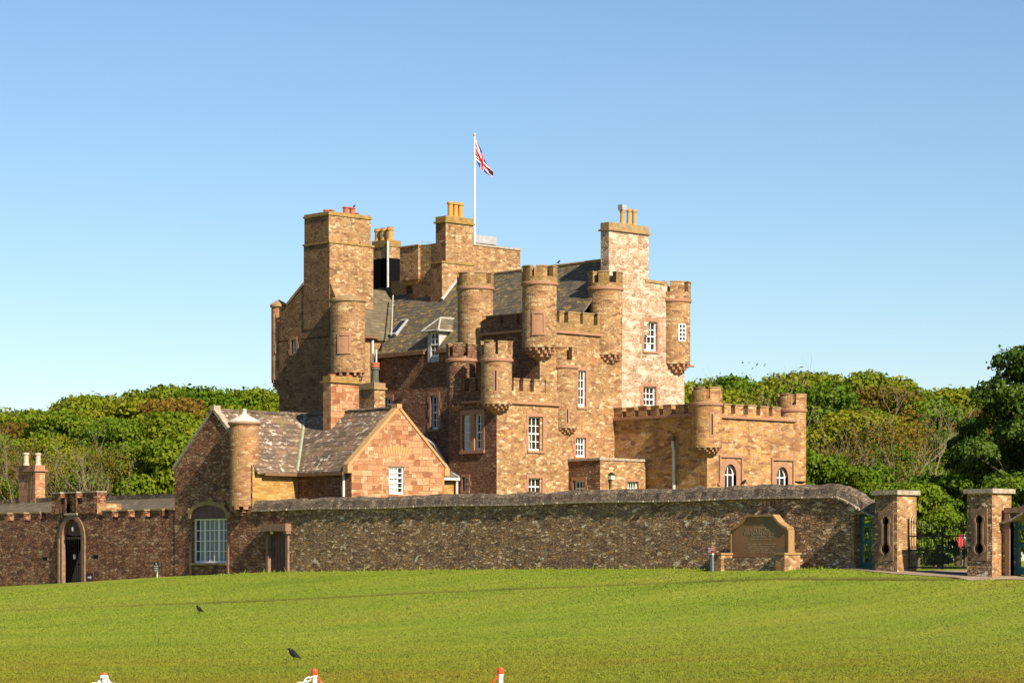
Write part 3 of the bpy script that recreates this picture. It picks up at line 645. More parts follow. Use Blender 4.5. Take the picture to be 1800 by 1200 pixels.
# gable chimney
zc = Z(uw0, VW, 390); uc1 = onv(VW, 1140); vcl = onu(uw0, 1056)
ch = chimney(castle, uw0, uc1, VW - .012, vcl, 11.5, zc, 'white', .42, .07, label='limewashed chimney stack with three slim buff pots')
for i, px in enumerate((1094, 1105.5, 1115)): u_ = onv((VW + vcl) / 2, px); pot(ch, u_, (VW + vcl) / 2, zc - .01, .84 if i else .75, .125)
mb = MB(); u_ = onv((VW + vcl) / 2, 1094); v_ = (VW + vcl) / 2; mb.box(u_ - .16, u_ + .16, v_ - .16, v_ + .16, zc + .72, zc + 1.0); mb.build('cowl', M['lead'], ch)
# long wall to -u
ze = 11.35; VE = 114.0
hu = [spanU(UM, 757, 770.5, 695, 754), spanU(UM, 677, 689, 699, 733)]
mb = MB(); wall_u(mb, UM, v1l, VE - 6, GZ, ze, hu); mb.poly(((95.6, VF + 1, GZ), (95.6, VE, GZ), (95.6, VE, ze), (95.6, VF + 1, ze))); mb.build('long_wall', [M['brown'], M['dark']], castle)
window(castle, 'u', UM, *hu[0], 2, 4); window(castle, 'u', UM, *hu[1], 2, 3)
zr = 15.3; mb = MB(); ov = .22
da, db = sorted((onu(UM, 753), onu(UM, 773)))
P4 = lambda y0, y1, u_: slope(mb, (u_, y1, ze + (u_ - UM) * (zr - ze) / (UR - UM) - .001), (u_, y0, ze + (u_ - UM) * (zr - ze) / (UR - UM) - .001), (UR, y0, zr), (UR, y1, zr))
P4(VF + .5, da - .04, UM - ov); P4(da - .04, db + .04, UM + .5); P4(db + .04, 108.2, UM - ov); P4(108.2, 110.3, UR - 1.2)
slope(mb, (95.6 + ov, VE, ze - ov), (95.6 + ov, VF + .9, ze - ov), (UR, VF + .9, zr), (UR, VE, zr))
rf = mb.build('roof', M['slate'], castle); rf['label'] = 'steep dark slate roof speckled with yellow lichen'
mb = MB(); mb.tube([(UR, VF + 1, zr + .03), (UR, 108, zr + .03)], .09, 6); mb.build('ridge', M['trimdark'], rf)
mb = MB(); [mb.box(UM - ov - .1, UM - ov + .03, y0, y1, ze - ov - .24, ze - ov - .06) for y0, y1 in ((v1l + .9, da - .06), (db + .06, 106.7))]; mb.build('gutter', M['gutter'], rf)
# skylight and dormer
def on_slope(px, py):
    for v in np.arange(93, 110, .02):
        u = onv(v, px)
        if UM <= u <= UR and abs(Z(u, v, py) - (ze + (u - UM) * (zr - ze) / (UR - UM))) < .03: return u, v
for px, py in ((702, 576), ):
    q = on_slope(px, py)
    if q:
        u, v = q; k = (zr - ze) / (UR - UM); mb = MB(); du, dv = .42, .28; zz = lambda x: ze + (x - UM) * k
        P = lambda x, y, h: (x - h * .7, y, zz(x) + h * .7)
        mb.hexa([P(u - du, v - dv, -.05), P(u + du, v - dv, -.05), P(u + du, v + dv, -.05), P(u - du, v + dv, -.05)], [P(u - du, v - dv, .16), P(u + du, v - dv, .1), P(u + du, v + dv, .1), P(u - du, v + dv, .16)])
        s_ = mb.build('skylight', M['lead'], rf); g_ = MB(); g_.poly((P(u - du + .07, v + dv - .06, .16), P(u - du + .07, v - dv + .06, .16), P(u + du - .07, v - dv + .06, .115), P(u + du - .07, v + dv - .06, .115))); g_.build('skylight_pane', M['glass'], s_)
da, db = sorted((onu(UM, 753), onu(UM, 773))); dz0, dz1 = Z(UM, da, 628), Z(UM, da, 581)
hD = spanU(UM - .05, 756.5, 771, 584, 627)
mb = MB(); wall_u(mb, UM - .05, da, db, ze - .9, dz1, [hD]); dl = (dz1 - ze) + .3
for v_ in (da, db): mb.poly(((UM - .05, v_, ze - .9), (UM + dl, v_, ze - .1), (UM + dl, v_, dz1), (UM - .05, v_, dz1)))
dm = mb.build('dormer', [M['pale'], M['dark']], castle)
w_ = window(castle, 'u', UM - .05, *hD, 2, 4, surround=0, inset=.02)
w_['label'] = 'white sash window of the dormer breaking the eaves'
mb = MB(); e = .22; mvv = (da + db) / 2; zt_ = Z(UM, mvv, 558)
A = [(UM - .3, db + e, dz1), (UM - .3, da - e, dz1), (UM + dl + .3, da - e, dz1), (UM + dl + .3, db + e, dz1)]
ap = (UM + .45, mvv, zt_ + .02); ap2 = (UM + dl + 1.0, mvv, zt_ + .02)
mb.poly((A[0], A[1], ap)); mb.poly((A[1], A[2], ap2, ap)); mb.poly((A[3], A[0], ap, ap2)); mb.poly(A[::-1])
r_ = mb.build('dormer_roof', M['slate2'], dm); mb = MB()
for p, q in ((A[0], ap), (A[1], ap), (ap, ap2), (A[0], A[1]), (A[1], A[2])): mb.tube([p, q], .055, 6)
mb.build('lead_roll', M['pale'], r_)
# ---- central stack on the main roof
VC = onu(UR, 806); ca, cb = onv(VC, 777), onv(VC, 831); cl = onu(ca, 758)
zc = Z(ca, VC, 378); zst = Z(ca, VC, 460)
ch = chimney(castle, ca, cb + .05, VC, cl + .05, 13.0, zc, 'keep', .36, .06, cap='ochre', steps=[(zst, (.28, .02, .02, .1))], mu='shadekeep', label='tall stone chimney rising from the roof slope with three buff pots')
for i, px in enumerate((791.5, 800.5, 809.5)): v_ = VC + .42; pot(ch, onv(v_, px), v_, zc - .01, .86, .165)
mb = MB(); k = (zr - ze) / (UR - UM); p0 = (ca - .02, VC - .03, ze + (ca - UM) * k + .06); p1 = (UR, VC - .03, zr + .06); mb.tube([p0, p1], .1, 6); mb.build('flashing', M['pale'], ch)
# ---- cap houses behind the ridge
vb = VC + .25; ub1 = onv(vb, 914.5)
mb = MB(); zt = Z(93.5, vb, 432); mb.box(onv(vb, 780), ub1, vb, vb + 2.6, 13.2, zt); cp1 = mb.build('cap_house', M['keep'], castle)
mb = MB(); mb.box(onv(vb, 780) - .06, ub1 + .06, vb - .06, vb + .3, zt, zt + .1); mb.build('coping', M['ledge'], cp1); mb = MB(); mb.box(ub1 - .3, ub1 + .06, vb + .3, vb + 2.6, zt, zt + .1); mb.build('coping', M['ledge'], cp1)
mb = MB(); u0_, u1_ = onv(vb + 1.5, 834), onv(vb + 1.5, 872); z0_ = zt + .1; mb.box(u0_, u1_, vb + 1.5, vb + 2.7, z0_, Z(u1_, vb + 1.5, 431)); mb.box(u0_ - .1, u1_ - .05, vb + 1.4, vb + 2.8, Z(u1_, vb + 1.5, 431), Z(u1_, vb + 1.5, 417)); mb.build('roof_tank', M['lead'], cp1)
mb = MB(); p = onv(vb + .9, 841.5); mb.tube([(p, vb + .9, zt), (p, vb + .9, Z(p, vb + .9, 405))], .02, 5); mb.build('aerial', M['lead'], cp1)
uq = 90.9; vq = onu(uq, 735); vq1 = onu(uq, 703); z0_, z1_ = Z(uq, vq, 490), Z(uq, vq, 432)
mb = MB(); ur_ = onv(vq, 752.5); mb.box(uq, ur_, vq, vq1, z0_, z1_); mb.box(ur_, 94, vq + .8, vq1 - .1, 13.5, z1_ - .04); mb.box(uq + .45, 94.02, vq1 + .004, vq1 + 1.3, 13.5, z0_ + .12); cp2 = mb.build('stair_cap_house', M['keep'], castle)
mb = MB(); mb.box(uq - .06, ur_ + .06, vq - .06, vq1 + .06, z1_, z1_ + .08); mb.build('coping', M['trimdark'], cp2)
mb = MB(); mb.box(uq + .1, ur_ - .05, vq + .08, vq1 - .1, z0_ - .28, z0_); mb.build('corbel_course', M['ochre'], cp2)
mb = MB(); p = (ur_ + .6, vq + 1.2); zz = z1_; mb.tube([(*p, zz - .1), (*p, zz + .5)], .015, 5); mb.tube([(p[0] - .06, p[1] + .05, zz + .46), (p[0] + .42, p[1] - .3, zz + .40)], .012, 5)
for k in range(4): c_ = (p[0] + .42 * k / 4, p[1] - .3 * k / 4, zz + .45 - .06 * k / 4); mb.tube([(c_[0] - .08, c_[1] - .1, c_[2]), (c_[0] + .08, c_[1] + .1, c_[2])], .009, 4)
mb.build('tv_aerial', M['lead'], cp2)
# stack coloured black up to its upper band
u3 = 92.3; v3 = onu(u3, 681); v3b = onu(u3, 655); u3b = onv(v3, 703); zc = Z(u3, v3, 421); zk = Z(u3, v3, 453)
mb = MB(); mb.box(u3, u3b, v3, v3b, 12.5, zk); c3 = mb.build('chimney', M['mattblack'], castle); c3['label'] = 'black chimney stack behind the great gable stack'
mb = MB(); mb.box(u3 - .005, u3b + .005, v3 - .005, v3b + .005, zk, zc - .38); mb.build('upper_stack', M['keep'], c3)
mb = MB(); mb.box(u3 - .04, u3b + .04, v3 - .04, v3b + .04, zc - .38, zc); mb.build('cap', M['ochre'], c3)
for i in range(3): pot(c3, u3 + .5, v3 + .35 + .55 * i, zc - .01, .72, .19, rim='redpot')
mb = MB(); mb.tube([(u3 - .02, v3 - .06, 14.1), (u3 - .02, v3 - .06, zc - .1)], .06); mb.build('pipe', M['pipe'], c3)
# ---- left wing (L) with the great gable stack
UL, VL0, VL1 = 86.18, 106.8, 112.85
zel = Z(87, VL0, 590); zrl = 15.0; va = 109.6; zs0 = Z(UL, 112.07, 538)
hu = [spanU(UL, 512, 520, 597, 621), spanU(UL, 499.5, 509, 725, 737)]
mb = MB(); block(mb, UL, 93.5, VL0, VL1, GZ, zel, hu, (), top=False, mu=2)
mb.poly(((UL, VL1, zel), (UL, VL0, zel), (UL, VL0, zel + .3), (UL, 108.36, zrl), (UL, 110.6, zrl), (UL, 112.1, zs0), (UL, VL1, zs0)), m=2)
mb.build('wing_wall', [M['keep'], M['dark'], M['shadekeep']], castle)
window(castle, 'u', UL, *hu[0], 1, 2, sash=False, surround=.12); window(castle, 'u', UL, *hu[1], 2, 1, sash=False, surround=.08)
mb = MB(); slope(mb, (UL + .3, VL0 - .2, zel - .05), (UM + 1.2, VL0 - .2, zel - .05), (UR, va, zrl), (UL + .3, va, zrl)); slope(mb, (93.5, VL1 + .2, zel - .05), (UL + .3, VL1 + .2, zel - .05), (UL + .3, va, zrl), (93.5, va, zrl))
rl = mb.build('roof', M['slate2'], castle); rl['label'] = 'grey green slate slope tucked behind the great gable stack'
mb = MB(); mb.box(UL + .6, UM - .2, VL0 - .32, VL0 - .18, zel - .12, zel + .02); mb.build('gutter', M['gutter'], rl)
mb = MB(); p0 = (UM - .1, VL0 - .15, ze - .1); p1 = (90.6, onu(90.6, 692), 14.3); mb.tube([(UM - .2, onu(UM - .2, 688), zel), (onv(108.4, 691), 108.4, Z(90, 108.4, 518))], .04, 6); mb.build('lead_roll', M['pale'], rl)
mb = MB(); t0 = (UL - .04, 112.15, zs0); t1 = (UL - .04, 110.6, zrl + .05); mb.hexa([(UL - .05, t0[1], t0[2]), (UL + .4, t0[1], t0[2]), (UL + .4, t1[1], t1[2]), (UL - .05, t1[1], t1[2])][::-1], [(UL - .05, t0[1] + .05, t0[2] + .14), (UL + .4, t0[1] + .05, t0[2] + .14), (UL + .4, t1[1] + .05, t1[2] + .14), (UL - .05, t1[1] + .05, t1[2] + .14)][::-1]); mb.build('gable_coping', M['trimdark'], castle)
zc = Z(UL, 108.36, 371); zst = Z(UL, 108.36, 425)
ch = chimney(castle, UL - .03, 89.2, 108.36, 110.62, 12.6, zc, 'keep', .2, .03, cap='ochre', steps=[(zst, (.0, .13, .06, .06))], mu='shadekeep', label='huge square chimney stack over the left gable')
for px, h in ((573, .12), (583, .16), (626, .14)): v_ = 109.4; u_ = onv(v_, px); pot(ch, u_, v_, zc - .02, h + .12, .15, 'redpot')
for px in (608, 619): v_ = 109.2; u_ = onv(v_, px); pot(ch, u_, v_, zc - .02, .5, .17, 'redpot')
mb = MB(); None and mb.hexa([(86.6, VL0 - .1, zel + .25), (UM + .3, VL0 - .1, zel + .25), (UM + .3, 108.4, zel + 1.7), (86.6, 108.4, zel + 1.7)], [(86.6, VL0 - .1, zel + .32), (UM + .3, VL0 - .1, zel + .32), (UM + .3, 108.4, zel + 1.78), (86.6, 108.4, zel + 1.78)]); pass
cu = UL + .1; cv = VL0 + .15; zb, zs = Z(cu, cv, 656), Z(cu, cv, 531)
def capturret(cu, cv, r, zb, zt, mat, label, corb=True, panel=None):
    mb = MB(); mb.lathe(cu, cv, [(r * .6, zb - .03), (r, zb), (r, zt)], 44); o = mb.build('turret', M[mat], castle); o['label'] = label
    mb = MB(); mb.lathe(cu, cv, [(r - .02, zt), (r + .07, zt), (r + .07, zt + .12), (r * .6, zt + .3), (.01, zt + .42)], 40); mb.build('cap', M['trimdark'], o)
    if corb:
        c = MB()
        for i, (rr, n) in enumerate(((.97, 14), (.78, 11), (.58, 8))):
            for k in range(n):
                a = 2 * math.pi * (k + .5 * (i % 2)) / n; h = math.pi * .32 / n; c.arc(cu, cv, r * rr - .25, r * rr, a - h, a + h, zb - .17 * (i + 1), zb - .17 * i - .002, 2)
        c.lathe(cu, cv, [(r * .1, zb - .75), (r * .4, zb - .5), (r * .55, zb - .03)], 24); c.build('corbel', M['trim'], o)
    if panel:
        a, z0, z1, wd, pm = panel; hw = wd / 2 / r; e = .12 / r; s = MB()
        s.arc(cu, cv, r - .05, r + .045, a - hw - e, a - hw, z0, z1, 2); s.arc(cu, cv, r - .05, r + .045, a + hw, a + hw + e, z0, z1, 2); s.arc(cu, cv, r - .05, r + .05, a - hw - e, a + hw + e, z1, z1 + .14, 5); s.arc(cu, cv, r - .05, r + .06, a - hw - e, a + hw + e, z0 - .09, z0, 5)
        d = MB(); d.arc(cu, cv, r - .05, r + .01, a - hw, a + hw, z0, z1, 5); q = s.build('blind_window', M['trim'], o); d.build('panel', M[pm], q)
    return o
capturret(cu, cv, .93, zb, zs, 'keep', 'round turret with a blind window below the great stack', panel=(ACAM - .15, Z(cu, cv, 621), Z(cu, cv, 592), .5, 'ashlarp') if 'ashlarp' in M else (ACAM - .15, Z(cu, cv, 621), Z(cu, cv, 592), .5, 'trim'))
cu = UL + .45; cv = onu(cu, 490.5); capturret(cu, cv, .43, Z(cu, cv, 668), Z(cu, cv, 540), 'ashlar', 'slim round turret at the far left corner', panel=(ACAM + .15, Z(cu, cv, 619), Z(cu, cv, 609), .22, 'ochre'))
mb = MB(); p = (UM - .35, VL0 - .14); mb.tube([(onv(VL0 - .12, 655), VL0 - .12, zel - .1), (onv(VL0 - .12, 655), VL0 - .12, 6.0)], .07); mb.build('drain_pipe', M['pipe'], castle)
mb = MB(); p = onv(VL0 - .5, 661.5); mb.tube([(p, VL0 - .5, Z(p, VL0, 615)), (p, VL0 - .5, 6.)], .045); mb.build('drain_pipe', M['pipe'], castle)
# ---- battlemented extension (E)
ue = onv(VF1, 1080); ve = onu(ue, 1243); ue1 = onv(ve, 1416); zse = Z(ue, ve, 727); 
ext = thing('castle_extension', 'low honey coloured castle extension with battlements and arched windows', 'building', (ue, ve, GZ))
aw = [spanV(ve, 1273.5, 1294, 819, 872), spanV(ve, 1365, 1385, 824, 872)]
mb = MB(); block(mb, ue, ue1, ve, VF1 - .01, GZ, zse, (), [(a, b, c, d + .1) for a, b, c, d in aw], mu=0); mb.build('wall', [M['ext'], M['dark']], ext)
for a, b, c, d in aw:
    m_ = (a + b) / 2; rr = (b - a) / 2; zs_ = d - rr
    # stone arch filling the square head, hood mould round it
    s = MB()
    for k in range(12):
        t0, t1 = math.pi * k / 12, math.pi * (k + 1) / 12; P = lambda t, R_: (m_ + R_ * math.cos(t), zs_ + min(R_ * math.sin(t) * 1.25, R_ * 1.25))
        q = [P(t0, rr - .0), P(t0, rr + .28), P(t1, rr + .28), P(t1, rr)]
        s.hexa([(x, ve - .022, z) for x, z in q], [(x, ve + .16, z) for x, z in q])
    for k in range(12):
        t0, t1 = math.pi * k / 12, math.pi * (k + 1) / 12; P = lambda t: (m_ + rr * math.cos(t), zs_ + min(rr * math.sin(t) * 1.25, rr * 1.25)); p_, q_ = P(t0), P(t1); zt_ = d + .2
        s.hexa([(p_[0], ve - .01, p_[1]), (p_[0], ve - .01, zt_), (q_[0], ve - .01, zt_), (q_[0], ve - .01, q_[1])], [(p_[0], ve + .17, p_[1]), (p_[0], ve + .17, zt_), (q_[0], ve + .17, zt_), (q_[0], ve + .17, q_[1])])
    s.box(m_ - rr - .28, m_ - rr, ve - .022, ve + .16, c, zs_); s.box(m_ + rr, m_ + rr + .28, ve - .022, ve + .16, c, zs_)
    sr = s.build('window_surround', M['trim'], ext)
    h = MB(); e = rr + .42; zh = d + .42; h.box(m_ - e, m_ - e + .1, ve - .09, ve + .01, zh - 1.25, zh); h.box(m_ + e - .1, m_ + e, ve - .09, ve + .01, zh - 1.25, zh); h.box(m_ - e, m_ + e, ve - .1, ve + .01, zh, zh + .12); h.box(m_ - e - .1, m_ - e + .1, ve - .1, ve + .01, zh - 1.37, zh - 1.25); h.box(m_ + e - .1, m_ + e + .1, ve - .1, ve + .01, zh - 1.37, zh - 1.25)
    h.build('hood_mould', M['trim'], sr)
    f = MB(); y0, y1 = ve + .17, ve + .23; R_ = rr - .02
    for k in range(14):
        t0, t1 = math.pi * k / 14, math.pi * (k + 1) / 14; P = lambda t, r_: (m_ + r_ * math.cos(t), zs_ + r_ * math.sin(t) * 1.25)
        q = [P(t0, R_ - .07), P(t0, R_ + .03), P(t1, R_ + .03), P(t1, R_ - .07)]; f.hexa([(x, y0, z) for x, z in q], [(x, y1, z) for x, z in q])
    for sg in (-1, 1):
        f.box(m_ + sg * R_ - (.07 if sg > 0 else -.0), m_ + sg * R_ + (.0 if sg > 0 else .07), y0, y1, c, zs_)
        pts = [(m_ + sg * (R_ * .95 - R_ * 1.0 * (1 - math.cos(t))), zs_ + R_ * 1.1 * math.sin(t)) for t in np.linspace(0, 1.15, 7)]
        for p, q in zip(pts[:-1], pts[1:]): f.hexa([(p[0] - .02, y0 + .01, p[1]), (p[0] + .025, y0 + .01, p[1]), (q[0] + .025, y0 + .01, q[1]), (q[0] - .02, y0 + .01, q[1])], [(p[0] - .02, y1 - .01, p[1]), (p[0] + .025, y1 - .01, p[1]), (q[0] + .025, y1 - .01, q[1]), (q[0] - .02, y1 - .01, q[1])])
    f.box(m_ - R_, m_ + R_, y0 + .012, y1 - .012, zs_ - .03, zs_ + .03); f.box(m_ - .025, m_ + .025, y0 + .013, y1 - .013, c, zs_ + R_ * .95)
    w_ = f.build('window', M['frame'], ext)
    g = MB(); g.box(m_ - rr, m_ + rr, y1 - .012, y1, c, d); g.build('pane', M['glass'], w_)
vv0, vv1 = onu(ue, 1225), onu(ue, 1081)
crenels(ext, 'u', ue, ve + .2, VF1 - .02, zse + .02, zse + .08, zse + .50, even(min(vv0, vv1), max(vv0, vv1), 7, .66), mat='ext')
mer = [(onv(ve, p), onv(ve, q)) for p, q in ((1272.6, 1284), (1291.7, 1306), (1314, 1329), (1335.6, 1350.7), (1357, 1371.5))]
crenels(ext, 'v', ve, ue, ue1 - .1, zse - .06, zse + .06, zse + .50, mer, mat='ext')
cu, cv = ue + .12, ve + .12; zb, zs, zl, zt = tz(cu, cv, 787, 711, 702, 684)
turret(ext, cu, cv, .72, zb, zs, zl, zt, 5, ACAM + .55, mat='ext', slit=(ACAM + .27, Z(cu, cv, 765), Z(cu, cv, 729), .07), fill=.72, label='battlemented turret on the near corner of the extension', corb_h=.4)
cu, cv = ue1 - .55, ve + .5; cu = onv(cv, 1392.5); zb, zs, zl, zt = tz(cu, cv, 735, 722, 713, 694)
turret(ext, cu, cv, .70, 4., zs, zl, zt, 5, ACAM + .62, mat='ext', corbel=False, fill=.72, label='battlemented turret at the right end of the extension')
pp = onu(ue - .1, 1182.5); mb = MB(); mb.tube([(ue - .1, pp, Z(ue, pp, 775)), (ue - .1, pp - .0, Z(ue, pp, 783)), (ue - .1, pp - .08, Z(ue, pp, 790)), (ue - .1, pp - .08, GZ)], .075); dp_ = mb.build('drain_pipe', M['pipe'], ext)
mb = MB(); mb.box(ue - .2, ue, pp - .12, pp + .12, Z(ue, pp, 775), Z(ue, pp, 767)); mb.build('hopper', M['gutter'], dp_)
# ---- low flat-roofed porch (P)
up = onv(VF1, 998); vp = onu(up, 1055); zp = Z(up, vp, 804)
por = thing('porch_block', 'small flat roofed stone porch block in the angle between castle and extension', 'building', (up, vp, GZ))
hu = [spanU(up, 1008, 1028, 844, 872)]; hv = [spanV(vp, 1102, 1122, 846, 872)]
mb = MB(); block(mb, up, ue - .01, vp, VF - .01, GZ, zp - .12, hu, hv, mu=2); mb.build('wall', [M['tan'], M['dark'], M['brown']], por)
mb = MB(); mb.box(up - .06, ue - .012, vp - .06, VF - .012, zp - .12, zp); mb.build('coping', M['ledge'], por)
window(por, 'u', up, *hu[0], 3, 2, surround=.12); window(por, 'v', vp, *hv[0], 4, 2, surround=.08)
lv = vp - .12; lu = onv(lv, 1074.5); lt = thing('wall_lamp', 'small square lantern standing out from the porch wall', 'lamp', (lu, lv, Z(lu, lv, 854)))
mb = MB(); mb.tube([(lu, lv, Z(lu, lv, 856)), (lu, lv, Z(lu, lv, 842))], .05, 8); mb.box(lu - .03, lu + .03, lv, vp, Z(lu, lv, 850), Z(lu, lv, 848)); mb.build('bracket', M['gutter'], lt)
mb = MB(); mb.box(lu - .12, lu + .12, lv - .12, lv + .1, Z(lu, lv, 842), Z(lu, lv, 835)); mb.build('lamp_glass', M['curtain'], lt)
mb = MB(); q = Z(lu, lv, 835); mb.hexa([(lu - .15, lv - .15, q), (lu + .15, lv - .15, q), (lu + .15, lv + .1, q), (lu - .15, lv + .1, q)], [(lu - .05, lv - .05, q + .14), (lu + .05, lv - .05, q + .14), (lu + .05, lv + .03, q + .14), (lu - .05, lv + .03, q + .14)]); mb.build('lamp_cap', M['iron'], lt)
# ================================================================== gabled service wing (A along u, B along v)
VA0, VA1, VAP = 96.75, 103.05, 99.86; ZE, ZR = 4.42, 7.16
UB0 = onv(VA0, 524); VB = onu(UB0, 618); UB1 = onv(VB, 781); UBP = (UB0 + UB1) / 2
lodge = thing('gabled_wing', 'low red sandstone wing with lichened slate roofs, two gables and a round corner turret', 'building', (U0, VA0, GZ))
W0 = spanU(U0, 338, 398.5, 911, 989)
mb = MB(); G2 = -1.2
wh = (W0[0] - .04, W0[1] + .04, W0[2], W0[3] + .02)
wall_u(mb, U0, VA0, VA1, G2, ZE, [wh], dp=.42)
mb.poly(((U0, VA1, ZE), (U0, VA0, ZE), (U0, VAP, ZR - .1)))
mb.poly(((UB0, VA0, G2), (U0, VA0, G2), (U0, VA0, ZE), (UB0, VA0, ZE))[::-1], m=2); mb.poly(((U0, VA1, G2), (UB1, VA1, G2), (UB1, VA1, ZE), (U0, VA1, ZE))[::-1])
mb.build('gable_wall', [M['court'], M['dark'], M['yellow']], lodge)
hv = [spanV(VB, 684, 710, 820, 868)]
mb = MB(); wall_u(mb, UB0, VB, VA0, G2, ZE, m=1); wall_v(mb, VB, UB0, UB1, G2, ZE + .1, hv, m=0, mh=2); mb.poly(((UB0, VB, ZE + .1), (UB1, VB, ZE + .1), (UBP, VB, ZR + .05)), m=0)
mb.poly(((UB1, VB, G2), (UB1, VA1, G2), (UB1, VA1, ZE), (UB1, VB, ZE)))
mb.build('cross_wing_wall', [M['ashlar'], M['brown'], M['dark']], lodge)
# relieving arch over the cross-wing window
a, b, c, d = hv[0]; m_ = (a + b) / 2; mb = MB(); n = 11; Rr = 1.9; zc_ = d + .45 - Rr + .12
for k in range(n):
    t0 = math.pi / 2 + .40 - .80 * k / n; t1 = t0 - .80 / n + .012; P = lambda t, r_: (m_ + r_ * math.cos(t), zc_ + r_ * math.sin(t)); h_ = .42 + .08 * (k % 2)
    q = [P(t0, Rr), P(t0, Rr + h_), P(t1, Rr + h_), P(t1, Rr)]; mb.hexa([(x, VB - .015, z) for x, z in q][::-1], [(x, VB + .05, z) for x, z in q][::-1])
mb.build('relieving_arch', M['memtrim'], lodge)
window(lodge, 'v', VB, a, b, c, d, 3, 5, curtain=[(.05, .36, 0, 1), (.42, .66, 0, 1)], surround=.0, inset=.06)
mb = MB(); mb.box(a - .3, b + .3, VB - .02, VB + .05, d, d + .22); mb.build('lintel', M['trim'], lodge)
# big arched window opening: infill and three-light casement
a, b, c, d = W0; m_ = (a + b) / 2
mb = MB(); n = 14; hw = (b - a) / 2 + .04; rise = .62
arc_ = [(m_ + hw * math.cos(math.pi * k / n), d + .02 + rise * math.sin(math.pi * k / n) ** .8) for k in range(n + 1)]
mb.poly([(U0 - .012, p, q) for p, q in arc_]); tymp = mb.build('arch_infill', M['door'], lodge)
mb = MB()
for k in range(n):
    t0, t1 = math.pi * k / n, math.pi * (k + 1) / n; ex = .2 + .16 * (k % 3 == 1)
    P = lambda t, e: (m_ + (hw + e) * math.cos(t), d + .02 + (rise + e) * math.sin(t) ** .8)
    q = [P(t0, 0), P(t0, ex), P(t1, ex), P(t1, 0)]; mb.hexa([(U0 - .10, x, z) for x, z in q], [(U0 + .02, x, z) for x, z in q])
mb.build('window_arch', M['trimdark'], lodge)
mb = MB(); mb.box(U0 - .03, U0 + .03, b + .04, b + .22, G2, c + 1.0); mb.build('jamb', M['trim'], lodge); mb = MB(); mb.box(U0 - .035, U0 + .03, a - .18, a - .04, G2, c + .75); mb.build('jamb', M['trim'], lodge)
window(lodge, 'u', U0, a, b, c, d, 7, 4, sash=False, curtain=[(.0, .13, 0, 1), (.2, .29, 0, 1), (.33, .42, 0, 1), (.48, .56, 0, 1), (.63, .7, 0, 1), (.76, .84, 0, 1)], surround=0, inset=.14, mull=(2, 5), cmat='shadenet', label='wide white three light window of twenty eight panes')
mb = MB(); mb.box(U0 - .14, U0 + .05, a - .1, b + .1, c - .1, c); mb.build('sill', M['slate'], lodge)
# roofs
mb = MB(); o_ = .25; k = (ZR - ZE) / (VAP - VA0); zA = ZE - o_ * k
slope(mb, (U0 + .1, VA0 - o_, zA), (UBP, VA0 - o_, zA), (UBP, VAP, ZR), (U0 + .1, VAP, ZR)); slope(mb, (UBP, VA1 + o_, zA), (U0 + .1, VA1 + o_, zA), (U0 + .1, VAP, ZR), (UBP, VAP, ZR))
kb = (ZR - ZE) / (UBP - UB0); zB = ZE - o_ * kb
slope(mb, (UB0 - o_, VA1, zB), (UB0 - o_, VB + .1, zB), (UBP, VB + .1, ZR + .02), (UBP, VA1, ZR + .02)); slope(mb, (UB1 + o_, VB + .1, zB), (UB1 + o_, VA1, zB), (UBP, VA1, ZR + .02), (UBP, VB + .1, ZR + .02))
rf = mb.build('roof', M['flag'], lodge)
mb = MB(); p0 = (UB0 - o_, VA0 - o_ , zA + .03); p1 = (UBP, VAP, ZR + .03); mb.tube([p0, p1], .09, 6); mb.build('valley', M['green'], rf)
mb = MB(); mb.tube([(U0 + .1, VAP, ZR + .03), (UBP, VAP, ZR + .03)], .09, 6); mb.tube([(UBP, VB + .2, ZR + .05), (UBP, VA1, ZR + .05)], .09, 6); mb.build('ridge', M['cope'], rf)
mb = MB(); mb.box(U0 + .5, UB0 - o_, VA0 - o_ - .1, VA0 - o_ + .02, zA - .2, zA - .06); mb.box(UB0 - o_ - .1, UB0 - o_ + .02, VB + .25, VA0 - o_, zB - .2, zB - .06); mb.build('gutter', M['gutter'], rf)
def skew(mb, ax, c, e0, e1, z0, z1, w_, th):
    """raised gable coping from (e0,z0) up to (e1,z1) along the gable plane c, width w_ inwards"""
    q = [(e0, z0), (e1, z1), (e1, z1 + th), (e0, z0 + th)]
    if ax == 'u': mb.hexa([(c - .05, p, z) for p, z in q], [(c + w_, p, z) for p, z in q])
    else: mb.hexa([(p, c - .05, z) for p, z in q], [(p, c + w_, z) for p, z in q])
mb = MB(); skew(mb, 'u', U0, VA1 + .12, VAP, ZE - .02, ZR - .02, .3, .2); skew(mb, 'u', U0, VA0 + .9, VAP, ZE + .85, ZR - .02, .3, .2); mb.box(U0 - .07, U0 + .32, VAP - .14, VAP + .14, ZR, ZR + .26); mb.build('gable_coping', M['ledge'], lodge)
mb = MB(); skew(mb, 'v', VB, UB0 - .22, UBP, ZE - .10, ZR + .02, .34, .17); skew(mb, 'v', VB, UB1 + .22, UBP, ZE - .10, ZR + .02, .34, .17); mb.box(UBP - .15, UBP + .15, VB - .07, VB + .36, ZR + .05, ZR + .24); mb.box(UB0 - .28, UB0 + .02, VB - .06, VB + .3, ZE - .35, ZE + .02); mb.box(UB1 - .02, UB1 + .28, VB - .06, VB + .3, ZE - .35, ZE + .02); mb.build('gable_coping', M['memtrim'], lodge)
mb = MB(); p = onu(UB0 - .1, 604); mb.tube([(UB0 - .1, p, zB - .1), (UB0 - .1, p, G2)], .06); mb.build('drain_pipe', M['pipe'], lodge)
